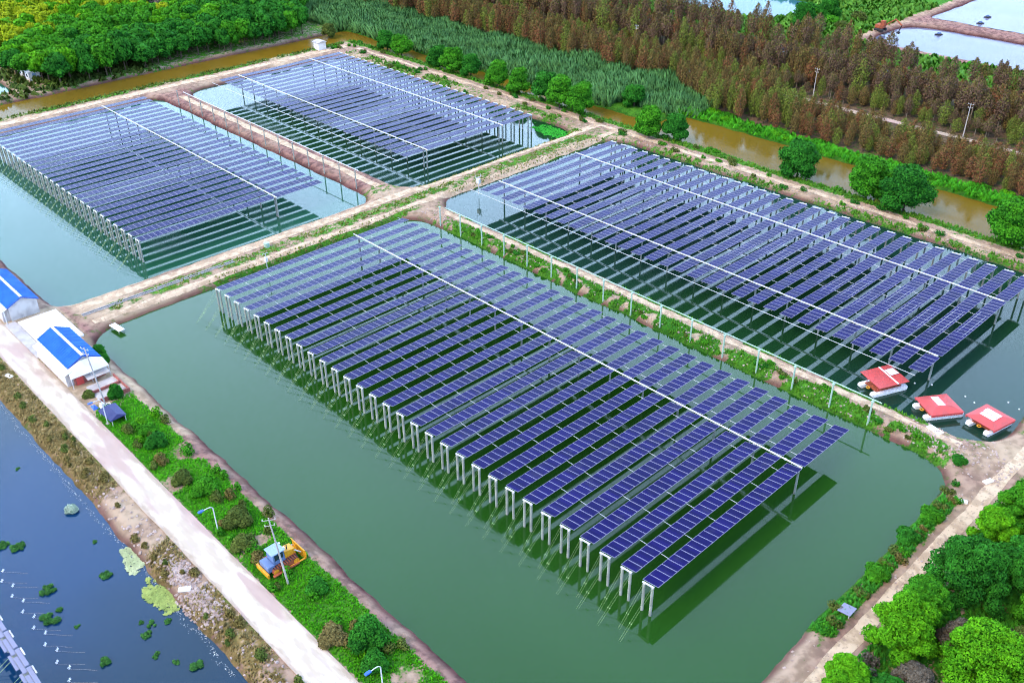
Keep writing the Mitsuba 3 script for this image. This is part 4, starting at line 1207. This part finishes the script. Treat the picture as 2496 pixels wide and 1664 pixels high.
for s in (-1, 1):
    part(t, 'push_arm', tube([[bx + s * 1.45, by - 0.4, 1.3], [bx + s * 1.5, by + 2.3, 1.35]], 0.1, 6), 'm_yellow')
    part(t, 'lift_cylinder', tube([[bx + s * 0.5, by + 1.6, 2.5], [bx + s * 0.8, by + 2.3, 1.9]], 0.07, 6), 'm_steel')
part(t, 'side_step', cbox(bx + 1.36, bx + 1.72, by - 1.9, by + 1.5, 1.25, 1.4, 0.02), 'm_rust')
part(t, 'rear_frame', cbox(bx - 1.3, bx + 1.3, by - 2.45, by - 2.2, 1.1, 1.75, 0.05), 'm_yellow')

t = thing('excavator', 'small red excavator on the bank of the nearer lilac pond', 'excavator')
part(t, 'tracks', cat(cbox(-13.6, -10.4, 249.6, 250.4, 0.9, 1.8, 0.2), cbox(-13.6, -10.4, 252.0, 252.8, 0.9, 1.8, 0.2)), 'm_dark')
part(t, 'body', cbox(-13.6, -10.8, 249.9, 252.5, 1.8, 3.0, 0.15), 'm_rust')
part(t, 'cab', cbox(-11.8, -10.4, 250.0, 251.3, 2.9, 4.4, 0.1), 'm_rust')
part(t, 'boom', tube([[-10.8, 251.8, 2.8], [-7.6, 251.8, 5.2], [-5.2, 251.8, 3.6]], 0.25, 6), 'm_rust')
part(t, 'arm', tube([[-5.2, 251.8, 3.6], [-5.9, 251.8, 1.4]], 0.18, 6), 'm_dark')
part(t, 'bucket', cbox(-6.5, -5.4, 251.3, 252.3, 0.8, 1.5, 0.15), 'm_dark')
for x, y, l in ((2.8, 263.0, 'paddle aerator floating on the nearer lilac pond'), (6.0, 287.5, 'dark aerator raft on the lilac pond at the corner, nearer one'), (4.0, 298.0, 'dark aerator raft on the lilac pond at the corner, farther one')):
    t = thing('aerator', l, 'aerator')
    part(t, 'float', cat(cbox(x - 1.0, x + 1.0, y - 0.9, y - 0.5, 0, 0.35), cbox(x - 1.0, x + 1.0, y + 0.5, y + 0.9, 0, 0.35)), 'm_dark')
    part(t, 'motor', cbox(x - 0.4, x + 0.4, y - 0.4, y + 0.4, 0.35, 0.9), 'm_cab_blue')

# ------------------------------------------------------------------ plants and scraps in the blue pond
ISL = [(33.3, -47.6, 0.75, 'round dark green plant clump at the left edge of the dark blue pond'), (34.8, -46.8, 1.0, 'larger green plant clump touching the dark one at the left edge of the blue pond'),
       (44.4, -46.6, 0.95, 'large round green plant clump nearest the line of white floats, upper one'), (49.0, -48.3, 1.0, 'large green plant clump among the white floats, lower left'),
       (48.1, -46.8, 0.5, None), (46.7, -41.0, 0.75, 'lone leafy green clump midway between floats and road bank'), (58.6, -45.9, 0.8, 'green plant clump at the bottom edge of the blue pond'),
       (58.4, -41.5, 0.55, None), (58.3, -38.8, 0.45, None), (56.3, -41.1, 0.35, None), (57.4, -40.3, 0.5, None), (52.0, -46.4, 0.3, None), (61.6, -41.9, 0.4, None), (64.0, -40.8, 0.35, None),
       (66.2, -39.6, 0.8, 'ragged green clump at the bottom of the road bank'), (19.6, -41.0, 0.25, None), (40.5, -39.4, 0.3, None)]
for i, (x, y, r, lab) in enumerate(ISL):
    q = np.random.default_rng(1000 + i)
    lob = [(q.normal() * r * 0.42, q.normal() * r * 0.42, r * 0.12, r * q.uniform(0.2, 0.5), r * q.uniform(0.2, 0.5), r * q.uniform(0.2, 0.45)) for _ in range(7)]
    v, f, n, c = crown(1000 + i, lob, int(500 + 1200 * r), 0.13, (0.016, 0.075, 0.02), (0.085, 0.25, 0.05), core=0.5)
    k = thing('water_plant', lab or 'small dark green plant tuft floating on the dark blue pond', 'water plant', None if lab else 'small plant tufts on the blue pond')
    scene[k] = raw((v + np.array([x, y, -0.02]), f), 'm_leaf', n, c)
v, f, n, c = crown(1050, [(0, 0, 0.2, 0.75, 0.75, 0.5), (0.5, 0.2, 0.2, 0.5, 0.5, 0.35)], 900, 0.2, (0.20, 0.30, 0.22), (0.45, 0.55, 0.42))
k = thing('water_plant', 'pale whitish green plant clump floating near the road bank', 'water plant')
scene[k] = raw((v + np.array([32.8, -39.2, 0]), f), 'm_leaf', n, c)


def mat_patch(x0, x1, y0, y1, n, seed, c1, c2, cx, cy, rx_, ry_):
    rng = np.random.default_rng(seed)
    p = np.stack([rng.uniform(x0, x1, n), rng.uniform(y0, y1, n), np.full(n, 0.02)], -1)
    e = ((p[:, 0] - cx) / rx_) ** 2 + ((p[:, 1] - cy) / ry_) ** 2 + 3.0 * (nz(p[:, 0], p[:, 1], 0.7, 4, seed) - 0.5)
    p = p[e < 0.62]
    p[:, 2] += 0.06 * rng.random(len(p))
    nor = np.tile([0, 0, 1.0], (len(p), 1))
    return leafcloud(p, nor, 0.36, tones(c1, c2, nz(p[:, 0], p[:, 1], 1.2, 2, seed + 1), rng, 0.1), rng, 0.2)


a = mat_patch(44, 49, -40.5, -36.6, 900, 71, (0.32, 0.38, 0.16), (0.55, 0.60, 0.38), 46.6, -37.4, 2.6, 1.5)
b = mat_patch(49, 59, -41.0, -36.2, 3000, 72, (0.16, 0.24, 0.06), (0.42, 0.48, 0.14), 54.2, -37.6, 3.6, 1.9)
q_ = mat_patch(-34, -17, 98, 109, 5200, 75, (0.02, 0.26, 0.02), (0.06, 0.44, 0.04), -22.5, 104.5, 7.0, 3.6)
stuff('duckweed', 'bright green duckweed in the right corner of the far middle pond', 'duckweed', *q_)
stuff('algae_mat', 'pale yellow green algae mats along the edge of the blue pond', 'algae', *merge(a, b))
rng = np.random.default_rng(73)
xs_ = rng.uniform(0, 70, 900) + 0.0
p = np.stack([xs_, -37.2 - np.abs(rng.normal(0, 0.28, 900)) - 0.9 * (nz(xs_, xs_ * 0, 0.5, 2, 74) - 0.5), np.full(900, 0.03)], -1)
stuff('foam_scum', 'pale foam and scum scattered along the edge of the blue pond', 'foam', *leafcloud(p, np.tile([0, 0, 1.0], (900, 1)), 0.11, tones((0.16, 0.20, 0.22), (0.5, 0.52, 0.53), rng.random(900), rng), rng, 0.2))


# rubble on the banks
def rocks(x, y, s, seed):
    rng = np.random.default_rng(seed)
    base = trimesh.creation.icosphere(1)
    vs, fs = [], []
    z = height(x, y)
    for i in range(len(x)):
        v = base.vertices * (0.65 + 0.6 * rng.random((len(base.vertices), 1))) * s[i] * np.array([1, rng.uniform(0.6, 1), rng.uniform(0.4, 0.8)])
        a = rng.random() * 6.28
        v = v @ np.array([[math.cos(a), math.sin(a), 0], [-math.sin(a), math.cos(a), 0], [0, 0, 1]])
        vs.append(v + [x[i], y[i], z[i] + s[i] * 0.15]); fs.append(base.faces + i * len(v))
    return np.vstack(vs), np.vstack(fs)


rng = np.random.default_rng(80)
x = np.concatenate([rng.normal(58.5, 2.2, 500), rng.normal(52.8, 1.4, 260), rng.uniform(28, 76, 220)])
y = np.clip(np.concatenate([rng.normal(-35.2, 0.8, 500), rng.normal(-34.9, 0.7, 260), rng.uniform(-36.6, -33.4, 220)]), -36.9, -33.4)
k = numbered('rubble'); scene[k] = mikit.ply(rocks(x, y, rng.uniform(0.07, 0.26, len(x)), 81), 'm_stone'); labels[k] = {'label': 'pale stone rubble on the bank between the road and the blue pond', 'category': 'rubble', 'kind': 'stuff'}
x = np.concatenate([rng.uniform(98, 113, 300), rng.uniform(108, 113.5, 80)])
y = np.concatenate([rng.normal(51.5, 2.2, 300), rng.uniform(2, 46, 80)])
ok = shore(x, y) > 0.5
k = numbered('rubble'); scene[k] = mikit.ply(rocks(x[ok], y[ok], rng.uniform(0.05, 0.22, ok.sum()), 82), 'm_stone'); labels[k] = {'label': 'clods and stones on the bare corner bank right of the front pond', 'category': 'rubble', 'kind': 'stuff'}
x = np.concatenate([rng.uniform(-6, 106, 500), rng.uniform(-118, 100, 500)]); y = np.concatenate([rng.normal(49.4, 1.2, 500), rng.normal(112.6, 1.8, 500)])
ok = shore(x, y) > 0.5
k = numbered('rubble'); scene[k] = mikit.ply(rocks(x[ok], y[ok], rng.uniform(0.06, 0.25, ok.sum()), 83), 'm_stone'); labels[k] = {'label': 'scattered clods along the pond banks', 'category': 'rubble', 'kind': 'stuff'}
for x, y, a, l in ((110.5, 41.3, 20, 'white slab of rubble at the upper bend of the right shore'), (56.2, -35.6, 50, 'white broken slab on the rubble by the blue pond'), (111.2, 47.4, 70, 'pale broken slab on the bare corner bank'), (-2.4, -34.0, 15, 'grey box standing at the road edge')):
    single('broken_slab', turned(cbox(-0.7, 0.7, -0.35, 0.35, 0, 0.25 if y > -34.5 or x > 0 else 0.9, 0.06), a, (x, y, 0.95)), 'm_white', l, 'slab')
